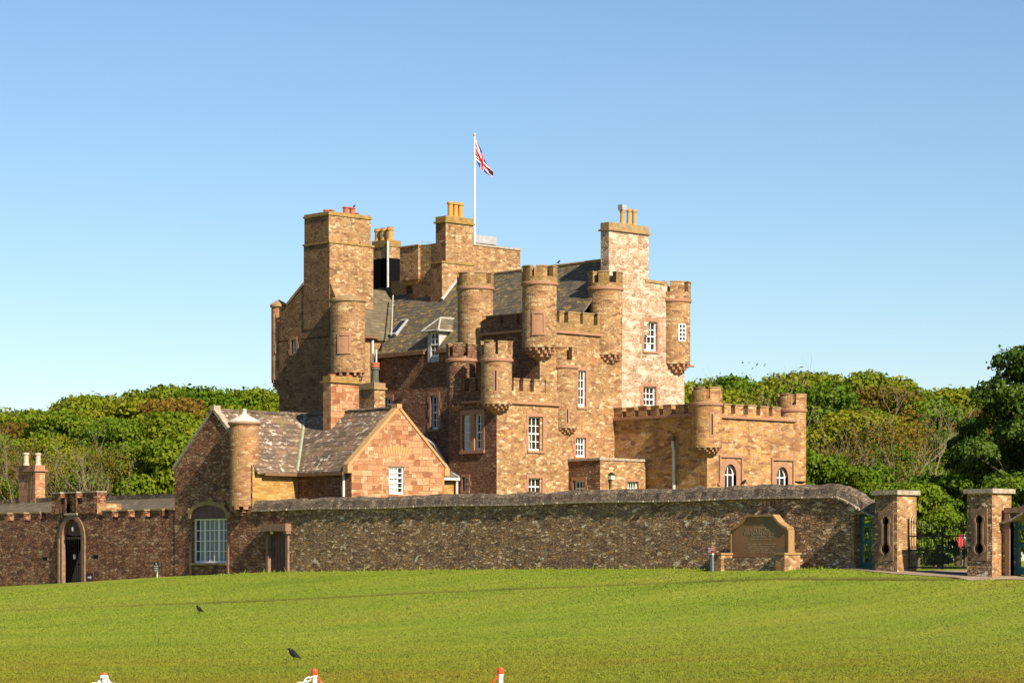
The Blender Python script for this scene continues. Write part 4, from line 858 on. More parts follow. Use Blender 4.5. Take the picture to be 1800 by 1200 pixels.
# corner turret with ogee cap
cu = U0 + .12; cv = onu(cu, 429.5); zt = Z(cu, cv, 745); zb = 2.55
mb = MB(); mb.lathe(cu, cv, [(.45, zb - .03), (.69, zb), (.69, zt)], 44); tr_ = mb.build('turret', M['yellowt'] if 'yellowt' in M else M.setdefault('yellowt', stone('turret_sandstone', [(.22, .10, .045), (.31, .165, .07), (.35, .205, .10), (.28, .135, .06), (.39, .26, .145)], (.27, .16, .09), .45, .13, .012, .3, .5)), lodge)
mb = MB(); zk = Z(cu, cv, 722); mb.lathe(cu, cv, [(.70, zt - .08), (.78, zt), (.78, zt + .08), (.70, zt + .14)], 40); mb.build('string_course', M['trim'], tr_)
mb = MB(); mb.lathe(cu, cv, [(.80, zt + .06), (.66, zt + .18), (.47, zt + .28), (.28, zt + .36), (.14, zt + .46), (.09, zt + .58), (.12, zt + .68), (.01, zt + .73)], 32); mb.build('cap', M['limecap'], tr_)
mb = MB()
for i in range(3):
    for kk in range(9 - 2 * i): a = 2 * math.pi * (kk + .5 * (i % 2)) / (9 - 2 * i); mb.arc(cu, cv, .3 - .08 * i, .68 - .14 * i, a - .17, a + .17, zb - .14 * (i + 1), zb - .14 * i - .002, 2)
mb.build('corbel', M['trim'], tr_)
# chimneys of the cross wing
vq = onu(UBP, 608); ca, cb = onv(vq, 581.5), onv(vq, 631); vq2 = onu(ca, 568); zc = Z(ca, vq, 660)
ch = chimney(lodge, ca, cb, vq, vq2, 5.2, zc, 'ashlar', .32, .08, cap='ochre', label='square ashlar chimney with a broken lichened cap')
for i, px in enumerate((583, 612)): u_ = onv(vq + .4, px); pot(ch, u_, vq + .4, zc - .02, .14, .16, 'redpot')
u2 = 80.2; vx = onu(u2, 658); cb2 = onv(vx, 677); vx2 = onu(u2, 630.5); zc = Z(u2, vx, 672)
ch = chimney(lodge, u2, cb2, vx, vx2, 4, zc, 'keep', .33, .05, cap='trimdark', label='square stone chimney with one tall dark pot')
u_ = onv(vx + .5, 659.5); pot(ch, u_, vx + .5, zc - .01, .8, .2, 'darkpot'); mb = MB(); z_ = zc + .78; mb.lathe(u_, vx + .5, [(.2, z_), (.23, z_ + .04), (.2, z_ + .1), (.23, z_ + .16), (.21, z_ + .25), (.14, z_ + .25)], 18); mb.build('pot_collar', M['redpot'], ch)
# lean-to beside the front tower
vb2 = 94.35; zl2 = Z(82.3, vb2, 838); vtop = 97.6; ztop = Z(82.4, vtop, 755)
mb = MB(); wall_v(mb, vb2, UB1, UF2 - .06, G2, zl2 - .05); mb.build('lean_to_wall', M['yellow'], lodge)
mb = MB(); slope(mb, (UB1 - .7, vb2 - .18, zl2 - .08), (UF2 - .05, vb2 - .18, zl2 - .08), (UF2 - .05, vtop, ztop), (UB1 - .7, vtop, ztop)); mb.build('lean_to_roof', M['slate2'], lodge)
mb = MB(); mb.tube([(UF2 - .06, vb2 - .2, zl2), (UF2 - .06, vb2 + .5, zl2 + .28), (UF2 - .06, 96.0, ztop - .8), (UF2 - .06, vtop, ztop + .06)], .07, 6); mb.build('flashing', M['lead'], lodge)
mb = MB(); mb.box(UB1 + .1, UF2 - .1, vb2 - .32, vb2 - .19, zl2 - .16, zl2 - .04); pp = UF2 - .2; mb.tube([(pp, vb2 - .2, zl2 - .1), (pp, vb2 - .2, G2)], .06); mb.build('gutter', M['pipe'], lodge)

# ================================================================== garden wall
GW0, GW1 = onu(U0, 1462), VA0           # straight part; right of it the top sweeps down to the gate pillar
V_P1 = onu(U0 - .5, 1537)                # pillar
gw = thing('garden_wall', 'long dark rubble garden wall with stone coping and pale lichened ledge', 'wall', (U0, 80, -1))
def top(v):
    t = np.clip((GW0 - v) / (GW0 - V_P1), 0, 1.2); drop = .80 * (3 * t * t - 2 * t ** 3) if t <= 1 else .80
    return 2.84 + .02 * math.sin(v * .7) - drop
TH_ = .62
dd = (onu(U0, 1533), onu(U0, 1501)); zdt = Z(U0, dd[0], 903)
hd = [sorted((onu(U0, 474), onu(U0, 505)))]
mb = MB(); L2 = .52                      # coping height
vs = sorted(set(np.round(np.concatenate([np.linspace(V_P1 + .02, GW0, 20), np.linspace(GW0, GW1, 40), [dd[0], dd[1], hd[0][0], hd[0][1]]]), 4)))
for a, b in zip(vs[:-1], vs[1:]):
    m_ = (a + b) / 2
    for (h0, h1, zt_) in ((dd[0], dd[1], zdt), (hd[0][0], hd[0][1], Z(U0, hd[0][0], 934))):
        if h0 - 1e-3 <= m_ <= h1 + 1e-3: z0 = zt_; break
    else: z0 = -1.2
    mb.poly(((U0, b, z0), (U0, a, z0), (U0, a, top(a) - L2), (U0, b, top(b) - L2)), m=1 if m_ > hd[0][0] - .1 else 0)
    mb.poly(((U0 + TH_, a, z0), (U0 + TH_, b, z0), (U0 + TH_, b, top(b) - L2), (U0 + TH_, a, top(a) - L2)))
for (h0, h1, zt_) in ((dd[0], dd[1], zdt), (hd[0][0], hd[0][1], Z(U0, hd[0][0], 934))):
    for y, fl in ((h0, 0), (h1, 1)):
        q = [(U0, y, -1.2), (U0 + TH_, y, -1.2), (U0 + TH_, y, zt_), (U0, y, zt_)]; mb.poly(q[::-1] if fl else q)
    mb.poly(((U0, h1, zt_), (U0 + TH_, h1, zt_), (U0 + TH_, h0, zt_), (U0, h0, zt_)))
mb.poly(((U0 + .05, GW0, top(GW0) - L2), (U0 + .05, GW1, top(GW1) - L2), (U0 + .05, GW1, 2), (U0 + .05, GW0, 2)))
mb.build('wall_face', [M['garden'], M['court']], gw)
mb = MB(); lg = MB(); vs2 = np.concatenate([np.linspace(V_P1 + .02, GW0, 24), np.linspace(GW0, GW1, 130)[1:]])
rj = np.random.default_rng(4); jz = np.convolve(rj.normal(0, .034, len(vs2) + 4), np.ones(2) / 2, 'same')[:len(vs2)]; ju = rj.normal(0, .012, len(vs2))
for i, (a, b) in enumerate(zip(vs2[:-1], vs2[1:])):
    def ring(y, k):
        t_ = top(y) + jz[k]; l = top(y) - L2
        return [(U0 - .02 + ju[k], y, l + .07), (U0 + .06 + ju[k], y, t_ - .16), (U0 + .2, y, t_), (U0 + TH_ - .2, y, t_), (U0 + TH_ + .02, y, l + .07)]
    r0, r1 = ring(a, i), ring(b, i + 1)
    for j in range(4): mb.poly((r0[j], r0[j + 1], r1[j + 1], r1[j])[::-1])
    l0, l1 = top(a) - L2, top(b) - L2; e = .10 + ju[i] * 1.6
    lg.hexa([(U0 - e, a, l0), (U0 + TH_ + .1, a, l0), (U0 + TH_ + .1, b, l1), (U0 - e, b, l1)], [(U0 - e, a, l0 + .07), (U0 + TH_ + .1, a, l0 + .07), (U0 + TH_ + .1, b, l1 + .07), (U0 - e, b, l1 + .07)])
mb.build('coping', M['cope'], gw); lg.build('ledge', M['ledge'], gw)
# door with a stone head near the gabled wing
(h0, h1) = hd[0]; zt_ = Z(U0, h0, 934); zg = float(ground(U0 - .01, (h0 + h1) / 2))
mb = MB(); mb.box(U0 + .10, U0 + .16, h0 + .01, h1 - .01, -1.2, zt_ - .005)
for k in range(1, 6): y = h0 + (h1 - h0) * k / 6; mb.box(U0 + .085, U0 + .10, y - .012, y + .012, -1.2, zt_)
dr = mb.build('door', M['door'], gw); dr['label'] = 'dark plank door under a heavy stone head'
mb = MB(); mb.box(U0 - .10, U0 + .3, h1 - .006, h1 + .16, -1.2, zt_); mb.box(U0 - .10, U0 + .3, h0 - .16, h0 + .006, -1.2, zt_); mb.box(U0 - .34, U0 + .1, h0 - .3, h1 + .3, zt_ + .03, Z(U0, h0, 920)); mb.box(U0 - .26, U0 + .1, h1 + .02, h1 + .28, zt_ - .1, zt_ + .03); mb.box(U0 - .26, U0 + .1, h0 - .28, h0 - .02, zt_ - .1, zt_ + .03); mb.build('door_surround', M['trimgrey'], dr)
mb = MB(); y = h1 - .25; mb.ball((U0 - .05, y, zt_ - .02), .09); mb.build('door_lamp', M['frame'], dr)
def teal_gate(par, u, y0, y1, z0, z1, name='gate_door'):
    b = MB(); s_ = .1
    b.box(u, u + .07, y0, y0 + s_, z0, z1); b.box(u, u + .07, y1 - s_, y1, z0, z1)
    for z, h in ((z0, .24), (z0 + (z1 - z0) * .46, .13), (z0 + (z1 - z0) * .78, .13), (z1 - .09, .09)): b.box(u + .004, u + .066, y0 + s_, y1 - s_, z, z + h)
    m_ = (y0 + y1) / 2; b.box(u + .006, u + .064, m_ - .05, m_ + .05, z0 + .2, z0 + (z1 - z0) * .80); b.box(u + .035, u + .045, y0 + .03, y0 + s_ + .12, z0 + .1, z0 + (z1 - z0) * .78)
    return b.build(name, M['teal'], par)
g_ = teal_gate(gw, U0 + .36, dd[0], dd[1], -.3, zdt); g_['label'] = 'teal painted garden door in the wall beside the gate pillar'

# ================================================================== gate pillars, gate, right hand wall
def pillar(label, pu, pv0, pv1, wid, zt):
    """pv0..pv1 along v, body from pu inwards by wid, keyhole niche on the -u face"""
    p = thing('gate_pillar', label, 'pillar', (pu, pv0, -1), 'stone gate pillars')
    m_ = (pv0 + pv1) / 2; hs = (m_ - .21, m_ + .21, .25, 1.62)
    mb = MB(); block(mb, pu, pu + wid, pv0, pv1, -1.2, zt - .18, [(m_ - .3, m_ + .3, .02, 1.85)], dp=.0) if False else None
    H_ = [(m_ - .34, m_ + .34, .0, 1.8)]
    wall_u(mb, pu, pv0, pv1, -1.2, zt - .16, H_, dp=.3, mh=1); wall_v(mb, pv0, pu, pu + wid, -1.2, zt - .16, m=2)
    mb.poly(((pu + wid, pv0, -1.2), (pu + wid, pv1, -1.2), (pu + wid, pv1, zt - .16), (pu + wid, pv0, zt - .16))); mb.poly(((pu + wid, pv1, -1.2), (pu, pv1, -1.2), (pu, pv1, zt - .16), (pu + wid, pv1, zt - .16)))
    mb.build('shaft', [M['garden'], M['dark'], M['tan']], p)
    mb = MB(); mb.box(pu - .1, pu + wid + .1, pv0 - .1, pv1 + .1, zt - .16, zt); mb.build('cap', M['ledge'], p)
    # keyhole panel: slab with a keyhole opening (built from rows)
    n = 40; z0, z1 = .0, 1.8; mb = MB(); lip = MB()
    def half(z):
        for c_, r_ in ((.42, .19), (1.42, .16)):
            if abs(z - c_) < r_: best = math.sqrt(r_ * r_ - (z - c_) ** 2)
            else: best = 0
            if c_ == .42: b0 = best
        return max(b0, best, .10 if .42 <= z <= 1.42 else 0)
    for i in range(n):
        a, b = z0 + (z1 - z0) * i / n, z0 + (z1 - z0) * (i + 1) / n; h = half((a + b) / 2)
        if h < .005: mb.box(pu - .03, pu + .12, m_ - .34, m_ + .34, a, b)
        else: mb.box(pu - .03, pu + .12, m_ - .34, m_ - h, a, b); mb.box(pu - .03, pu + .12, m_ + h, m_ + .34, a, b)
        if h >= .005:
            g = h + .055; lip.box(pu - .06, pu - .03, m_ - g - .03, m_ - h, a, b); lip.box(pu - .06, pu - .03, m_ + h, m_ + g + .03, a, b)
    q = mb.build('keyhole_panel', M['trimgrey'], p); lip.build('moulding', M['trimgrey'], q)
    return p
PU = U0 - .55
pv1a, pv1b = onu(PU, 1577), onu(PU, 1538); wd1 = onv(pv1a, 1611) - PU
pillar('stone gate pillar left of the iron gate, its right side brightly sunlit', PU, pv1a, pv1b, wd1, Z(PU, pv1a, 861))
pv2a, pv2b = onu(PU, 1744), onu(PU, 1700); 
pillar('stone gate pillar right of the iron gate, mostly in shade', PU, pv2a, pv2b, wd1, Z(PU, pv2a, 858))
rw = thing('side_wall', 'short rubble wall with a swept coping running right from the gate pillar', 'wall', (U0, pv2a, -1))
mb = MB(); d2 = (onu(U0, 1815), onu(U0, 1776)); zd2 = Z(U0, d2[1], 902)
def top2(v): t = np.clip((pv2a - v) / 2.2, 0, 1); return 1.72 + .8 * (3 * t * t - 2 * t ** 3)
vs = sorted(set(np.round(np.concatenate([np.linspace(pv2a - .02, pv2a - 2.2, 16), [pv2a - 30, d2[0], d2[1]]]), 4)))
cp = MB(); lg = MB()
for a, b in zip(vs[:-1], vs[1:]):
    z0 = zd2 if d2[0] < (a + b) / 2 < d2[1] else -1.4
    mb.poly(((U0, b, z0), (U0, a, z0), (U0, a, top2(a) - .45), (U0, b, top2(b) - .45))); mb.poly(((U0 + TH_, a, z0), (U0 + TH_, b, z0), (U0 + TH_, b, top2(b) - .45), (U0 + TH_, a, top2(a) - .45)))
    r0, r1 = [[(U0 - .02, y, top2(y) - .38), (U0 + .08, y, top2(y) - .12), (U0 + .25, y, top2(y)), (U0 + TH_ + .02, y, top2(y) - .38)] for y in (a, b)]
    for j in range(3): cp.poly((r0[j], r0[j + 1], r1[j + 1], r1[j])[::-1])
    lg.hexa([(U0 - .11, a, top2(a) - .45), (U0 + TH_ + .1, a, top2(a) - .45), (U0 + TH_ + .1, b, top2(b) - .45), (U0 - .16, b, top2(b) - .45)], [(U0 - .16, a, top2(a) - .38), (U0 + TH_ + .1, a, top2(a) - .38), (U0 + TH_ + .1, b, top2(b) - .38), (U0 - .16, b, top2(b) - .38)])
for y in d2: mb.poly(((U0, y, -1.4), (U0 + TH_, y, -1.4), (U0 + TH_, y, zd2), (U0, y, zd2)))
mb.build('wall_face', M['garden'], rw); cp.build('coping', M['cope'], rw); lg.build('ledge', M['ledge'], rw)
mb = MB(); mb.box(U0 - .05, U0 + .2, d2[1], d2[1] + .2, -1.4, zd2); mb.box(U0 - .04, U0 + .15, d2[0] - .2, d2[1] + .24, zd2 + .02, zd2 + .2); mb.build('door_surround', M['trimgrey'], rw)
g_ = teal_gate(rw, U0 + .3, d2[0], d2[1], -.45, zd2 - .1)
# iron gate between the pillars: two leaves of spiked bars
gy0, gy1 = pv2b, pv1a; gu = PU + wd1 * .55
gate = thing('iron_gate', 'black wrought iron double gate of thin spiked bars between the stone pillars', 'gate', (gu, gy0, -.5))
zb_ = -.30
def leaf(y0, y1):
    b = MB(); n = 13
    def ht(t): return 1.05 + .35 * abs(t) ** 1.5
    for i in range(n + 1):
        y = y0 + (y1 - y0) * i / n; t_ = ((y - (gy0 + gy1) / 2) / ((gy1 - gy0) / 2)); k = .028 if i in (0, n) else .013; h = ht(t_)
        b.tube([(gu, y, zb_), (gu, y, h)], k, 6); b.tube([(gu, y, h), (gu, y, h + .05), (gu, y, h + .2)], [.008, .032, .002], 6)
        if i < n: yy = y + (y1 - y0) / n / 2; b.tube([(gu, yy, zb_), (gu, yy, .42)], .010, 5); b.tube([(gu, yy, .42), (gu, yy, .46), (gu, yy, .55)], [.006, .024, .002], 5)
    for z in (zb_ + .04, .36, .85): b.box(gu - .018, gu + .018, min(y0, y1), max(y0, y1), z, z + .045)
    return b.build('gate_leaf', M['iron'], gate)
gm = (gy0 + gy1) / 2; leaf(gy0 + .05, gm - .02); leaf(gm + .02, gy1 - .05)
# ticket board beyond the gate
def pxd(px, D): x = (px - CX) / F * D; return xy(x, D)
u_, v_ = pxd(1692, 112); zz = lambda py, D: (HY - py) * D / F
brd = thing('notice_board', 'red and white notice board on posts glimpsed through the iron gate', 'sign', (u_, v_, -.5))
rgt = np.array([US[0], VS[0]]); 
def P_(px, D, py): u, v = pxd(px, D); return (u, v, zz(py, D))
mb = MB(); q = [P_(1680, 112, 939), P_(1692.5, 112, 939), P_(1697, 112.4, 963), P_(1686, 112, 963)]; mb.extrude(q, (.03, .03, 0)); mb.build('red_panel', M['signr'], brd)
mb = MB(); q = [P_(1692.7, 112, 939), P_(1706, 112.2, 939), P_(1706, 112.2, 963), P_(1697.2, 112.4, 963)]; mb.extrude(q, (.03, .03, 0)); mb.build('white_panel', M['signw'], brd)
mb = MB()
for px in (1689, 1702): p = P_(px, 112.3, 963); mb.tube([(p[0], p[1], -.5), (p[0], p[1], p[2] + .5)], .05, 6)
mb.build('post', M['whitepot'], brd)

# ================================================================== memorial and signs by the wall
mu_ = U0 - .55; md = .3
mem = thing('memorial_stone', 'broad carved sandstone memorial tablet with shouldered top standing on a low plinth before the wall', 'memorial', (mu_, onu(mu_, 1330), -.4))
def mp(px, py): v = onu(mu_, px); return (mu_, v, Z(mu_, v, py))
outl = [(1286, 979), (1286, 932), (1290, 930), (1297, 927), (1305, 921), (1311, 913), (1315, 908), (1359, 907), (1363, 912), (1369, 920), (1377, 926), (1383, 929), (1385, 931), (1385, 979)]
pts = [mp(*p) for p in outl]; mb = MB()
mb.extrude(pts[::-1] if False else pts, (md, 0, 0)); mb.build('tablet', M['memorial'], mem)
mb = MB()
for i in range(1, len(pts) - 2):
    a, b = pts[i], pts[i + 1]; cen = np.mean(pts, 0)
    oa = np.add(a, (0, np.sign(a[1] - cen[1]) * .03, .07)); ob = np.add(b, (0, np.sign(b[1] - cen[1]) * .03, .07))
    q = [a, b, tuple(ob), tuple(oa)]; mb.extrude([(x - .06, y, z) for x, y, z in q], (md + .08, 0, 0))
y0 = pts[-1][1]; y1 = pts[0][1]
mb.box(mu_ - .02, mu_ + md + .01, y0 - .05, y0, pts[-1][2], pts[-2][2]); mb.box(mu_ - .02, mu_ + md + .01, y1, y1 + .05, pts[0][2], pts[1][2]); mb.build('moulded_edge', M['memedge'], mem)
mb = MB(); zp0 = Z(mu_, y0, 979); mb.box(mu_ - .45, U0 - .02, y0 - .25, y1 + .3, -.6, zp0 - .02); pl = mb.build('plinth', M['garden'], mem)
for ya, yb in ((y0 - .38, y0 + .06), (y1 - .03, y1 + .48)):
    mb = MB(); mb.box(mu_ - .62, mu_ + .25, ya, yb, -.6, zp0 + .10); k = mb.build('plinth_block', M['tan'], mem); mb = MB(); mb.box(mu_ - .66, mu_ + .28, ya - .04, yb + .04, zp0 + .10, zp0 + .17); mb.build('block_cap', M['memedge'], k)
def text(body, px, py, size, par, name='inscription', mat='letter', face_u=None, ext=.004):
    cu_ = bpy.data.curves.new('letters', 'FONT'); cu_.body = body; cu_.size = size; cu_.align_x = 'CENTER'; cu_.align_y = 'CENTER'; cu_.extrude = ext
    ob = bpy.data.objects.new('letters', cu_); C.objects.link(ob); bpy.context.view_layer.update()
    me = bpy.data.meshes.new_from_object(ob.evaluated_get(bpy.context.evaluated_depsgraph_get())); C.objects.unlink(ob); bpy.data.objects.remove(ob)
    me.transform(Matrix.Rotation(R(-90), 4, 'Z') @ Matrix.Rotation(R(90), 4, 'X')) 
    uu = mu_ if face_u is None else face_u; v = onu(uu, px); me.transform(Matrix.Translation((uu - ext - .001, v, Z(uu, v, py)))); return me
inc = []
for s_, py, sz in (('QUEEN ELIZABETH', 931.5, .17), ('THE QUEEN MOTHER', 937.3, .17)): inc.append(text(s_, 1336, py, sz, mem))
# the smaller lines are weathered past reading: rows of shallow tooled strokes
mk = MB(); rj = random.Random(5)
for py, w0, h in ((921.5, 12, .07), (926.5, 12, .07), (942, 19, .09), (947.5, 17, .05), (956, 22, .06), (960, 22, .06), (963.5, 21, .06), (967, 22, .06), (970.3, 22, .05)):
    y = onu(mu_, 1336 - w0); ye = onu(mu_, 1336 + w0); z = Z(mu_, y, py)
    while y > ye:
        wl = rj.uniform(.06, .26)
        if wl > .09:
            n = int(wl / .035)
            for i in range(n): mk.box(mu_ - .003, mu_ + .01, y - wl * (i + .55) / n, y - wl * i / n, z - h / 2 * rj.uniform(.6, 1), z + h / 2 * rj.uniform(.6, 1))
        y -= wl + .035
for me in inc:
    for p in me.polygons: mk.poly([tuple(me.vertices[i].co) for i in p.vertices])
mk.build('inscription', M['letter'], mem)
su = U0 - 1.4; sv = onu(su, 1251.5); sg = float(ground(su, sv))
sign = thing('small_sign', 'small red and white pointer sign on a blue grey post beside the memorial', 'sign', (su, sv, sg))
zt = Z(su, sv, 972); mb = MB(); mb.box(su - .05, su + .05, sv - .055, sv + .055, sg - .1, zt - .06); mb.build('post', M['greypost'], sign); mb = MB(); mb.box(su - .05, su + .05, sv - .055, sv + .055, zt - .06, zt); mb.build('post_band', M['signw'], sign)
mb = MB(); mb.box(su - .08, su - .055, sv - .17, sv + .17, zt, zt + .22); pl = mb.build('sign_board', M['signr'], sign); mb = MB()
for a, b, h in ((-.15, .13, .165), (-.13, .10, .105), (-.02, .14, .045)): mb.box(su - .088, su - .08, sv + a, sv + b, zt + h, zt + h + .035)
mb.build('lettering', M['signw'], pl)

# ================================================================== court wall with arched door, far left
CW0, CW1 = VA1 + .02, 126.0
cw = thing('court_wall', 'red rubble courtyard wall with square battlements and an arched door bay', 'wall', (U0, CW0, -1.5))
dv0, dv1 = sorted((onu(U0, 110), onu(U0, 144))); zspr = Z(U0, dv0, 945); zsill = 2.05; zmt = 2.48; zbb = 2.40
b0, b1 = sorted((onu(U0, 92), onu(U0, 172))); zbt = 3.46
UC = U0 + .02
mb = MB(); nA = 16; mD = (dv0 + dv1) / 2; hw = (dv1 - dv0) / 2; apx = Z(U0, mD, 912) - zspr
arcp = [(mD + hw * math.cos(math.pi * k / nA), zspr + apx * math.sin(math.pi * k / nA)) for k in range(nA + 1)]
wall_u(mb, UC, CW0, dv0, -2.2, zsill); wall_u(mb, UC, dv1, CW1, -2.2, zsill)
for (y0, z0), (y1, z1) in zip(arcp[:-1], arcp[1:]): mb.poly(((UC, y0, z0), (UC, y1, z1), (UC, y1, zbb), (UC, y0, zbb))[::-1]); mb.poly(((UC, y0, z0), (UC + .5, y0, z0), (UC + .5, y1, z1), (UC, y1, z1)))
mb.poly(((UC, dv0, -2.2), (UC, dv0, zspr), (UC + .5, dv0, zspr), (UC + .5, dv0, -2.2))); mb.poly(((UC, dv1, -2.2), (UC + .5, dv1, -2.2), (UC + .5, dv1, zspr), (UC, dv1, zspr)))
mb.poly(((UC, CW0, zsill), (UC, CW1, zsill), (UC + .5, CW1, zsill), (UC + .5, CW0, zsill))[::-1]); mb.poly(((UC + .5, CW0, -2.2), (UC + .5, CW1, -2.2), (UC + .5, CW1, zsill), (UC + .5, CW0, zsill)))
mb.build('wall_face', M['court'], cw)
_m = MB(); wall_u(_m, UC + .001, b0, dv0, zsill, zbb); wall_u(_m, UC + .001, dv1, b1, zsill, zbb); _m.poly(((UC + .5, b0, zsill), (UC + .5, b1, zsill), (UC + .5, b1, zbb), (UC + .5, b0, zbb))); _m.poly(((UC, b0, zsill), (UC + .5, b0, zsill), (UC + .5, b0, zbb), (UC, b0, zbb))); _m.build('door_head', M['court'], cw)
def merlon(y0, y1, z0, z1, par):
    mb = MB(); mb.box(UC, UC + .5, y0, y1, z0, z1, skip='b'); o = mb.build('merlon', M['court'], par); mb = MB(); mb.box(UC - .06, UC + .55, y0 - .03, y1 + .03, z1, z1 + .07); mb.build('coping', M['trimdark'], o)
gaps = [(13, 24), (42, 53), (70, 80), (168, 179), (197, 207), (225, 236), (254, 265), (285, 296)]
edges = [307] + [x for g in gaps[::-1] for x in g[::-1]] + [-15]
for i in range(0, len(edges), 2):
    y0, y1 = onu(U0, edges[i]), onu(U0, edges[i + 1]); y0 = max(y0, CW0 + .03)
    if y0 < b1 and y1 > b0:
        if edges[i] == 168: merlon(y0, b0 - .01, zsill, zmt, cw); merlon(b1 + .01, y1, zsill, zmt, cw)
        continue
    merlon(y0, y1, zsill, zmt, cw)
# raised door bay
mb = MB(); zg_ = Z(U0, b0, 884); nv0, nv1 = sorted((onu(U0, 118), onu(U0, 135)))
wall_u(mb, UC - .06, b0, b1, zbb, zg_, [(nv0, nv1, zbb + .05, zg_ - .001)], dp=.2, mh=0)
mb.poly(((UC - .06, b0, zbb), (UC + 1.4, b0, zbb), (UC + 1.4, b0, zg_), (UC - .06, b0, zg_)), m=1); mb.poly(((UC - .06, b0, zg_), (UC + 1.4, b0, zg_), (UC + 1.4, b1, zg_), (UC - .06, b1, zg_))); mb.poly(((UC - .06, b1, zbb), (UC + 1.4, b1, zbb), (UC + 1.4, b1, zg_), (UC - .06, b1, zg_))[::-1]); mb.poly(((UC - .06, b0, zbb), (UC - .06, b1, zbb), (UC + .02, b1, zbb), (UC + .02, b0, zbb)))
bay = mb.build('door_bay', [M['court'], M['tan']], cw)
for p, q in ((92, 108), (137 + 9, 172)):
    y0, y1 = sorted((onu(U0, p), onu(U0, q))); mb = MB(); mb.box(UC - .06, UC + .45, y0, y1, zg_, zbt, m=0); o = mb.build('merlon', M['court'], bay); mb = MB(); mb.box(UC - .12, UC + .5, y0 - .03, y1 + .03, zbt, zbt + .08); mb.build('coping', M['ledge'], o)
mb = MB(); mb.box(UC - .1, UC + .45, nv1, nv1 + .1, zbb + .05, zbt); mb.box(UC - .1, UC + .45, nv0 - .1, nv0, zbb + .05, zbt); mb.box(UC + .12, UC + .45, nv0, nv1, zg_ - .001, zbt); mb.build('niche', M['court'], bay); 
mb = MB(); mb.box(UC - .13, UC + .5, nv0 - .13, nv1 + .13, zbt, zbt + .08); mb.box(UC - .13, UC + .1, nv0 - .14, nv1 + .14, zbb - .06, zbb + .05); mb.build('niche_cap', M['ledge'], bay)
# little carved ornament in the niche
mb = MB(); m_ = (nv0 + nv1) / 2
for z, r_ in ((zbb + .22, .14), (zbb + .42, .17), (zbb + .62, .13), (zbb + .80, .09)): mb.ball((UC + .12, m_, z), (.08, r_, .15), 10, 6)
mb.build('carved_panel', M['trimdark'], bay)
# door surround and door
mb = MB()
for (y0, z0), (y1, z1) in zip(arcp[:-1], arcp[1:]):
    f = lambda y, z: (mD + (y - mD) * (hw + .3) / hw, zspr + (z - zspr) * (apx + .22) / apx)
    g = lambda y, z: (mD + (y - mD) * .994, z - .006)
    q = [g(y0, z0), f(y0, z0), f(y1, z1), g(y1, z1)]; mb.hexa([(UC - .07, y, z) for y, z in q], [(UC + .3, y, z) for y, z in q])
mb.box(UC - .07, UC + .3, dv1 - .006, dv1 + .3, -2, zspr); mb.box(UC - .07, UC + .3, dv0 - .3, dv0 + .006, -2, zspr); mb.box(UC - .12, UC - .07, dv1 + .2, dv1 + .33, -2, zspr)
mb.build('door_surround', M['trimgrey'], cw)
mb = MB(); mb.extrude([(UC + .17, dv0, -2.0), (UC + .17, dv1, -2.0), (UC + .17, dv1, zspr)] + [(UC + .17, y, z) for y, z in arcp[::-1][1:-1]] + [(UC + .17, dv0, zspr)], (.08, 0, 0)); mb.box(UC + .13, UC + .17, dv0 + .01, dv1 - .01, zspr - .06, zspr + .06)
for k in range(1, 9): y = dv0 + (dv1 - dv0) * k / 9; mb.box(UC + .155, UC + .17, y - .01, y + .01, -2, zspr)
dr = mb.build('door', M['door'], cw); mb = MB(); y = mD + .05; mb.box(UC + .13, UC + .16, y - .09, y + .09, Z(U0, y, 982), Z(U0, y, 974)); mb.build('paper_notice', M['curtain'], dr)
mb = MB(); mb.ball((UC + .03, mD, zspr + .45), (.09, .09, .14)); mb.tube([(UC + .03, mD, zspr + .6), (UC + .2, mD, zspr + .62)], .02, 5); mb.build('door_lamp', M['lead'], dr)
mb = MB(); y = mD - .35; mb.ball((UC + .13, y, -.2), .05); mb.build('door_knob', M['iron'], dr)
for px, py in ((79, 982), (168, 979)): 
    y = onu(U0, px); mb = MB(); z = Z(U0, y, py); mb.box(UC - .005, UC + .03, y - .2, y + .2, z - .07, z + .07); mb.box(UC - .02, UC + .03, y - .26, y + .26, z + .07, z + .11); mb.build('wall_vent', M['dark'], cw)
# two small visitor signs
su = U0 - .3; sv = onu(su, 157.5); z0, z1 = Z(su, sv, 1021), Z(su, sv, 1006.5); w2 = .29
arrow = thing('arrow_sign', 'plum sign with a white arrow standing by the arched door', 'sign', (su, sv, z0 - .1))
mb = MB(); mb.box(su, su + .03, sv - w2, sv + w2, z0, z1); pl = mb.build('sign_board', M['signp'], arrow)
mb = MB(); zm = (z0 + z1) / 2 - .01; mb.box(su - .008, su, sv - .06, sv + .17, zm - .045, zm + .045); mb.poly(((su - .008, sv - .06, zm + .12), (su - .008, sv - .2, zm), (su - .008, sv - .06, zm - .12))); mb.build('arrow', M['signw'], pl)
mb = MB(); mb.tube([(su + .05, sv, z0 - .4), (su + .05, sv, z1 - .05)], .025, 6); mb.build('stake', M['lead'], arrow)
su = U0 - .5; sv = onu(su, 274.5); z0, z1 = Z(su, sv, 1004), Z(su, sv, 987); w2 = .2; zg = float(ground(su, sv))
info = thing('post_sign', 'small black notice with white lines on a pale stake against the red wall', 'sign', (su, sv, zg))
mb = MB(); mb.box(su, su + .03, sv - w2, sv + w2, z0, z1); pl = mb.build('sign_board', M['signb'], info)
mb = MB(); h = z1 - z0
for a, b, c_ in ((-.06, .06, .82), (-.16, .16, .55), (-.15, .15, .32), (-.16, .14, .1)): mb.box(su - .006, su, sv + a, sv + b, z0 + h * c_ - .03, z0 + h * c_ + .03)
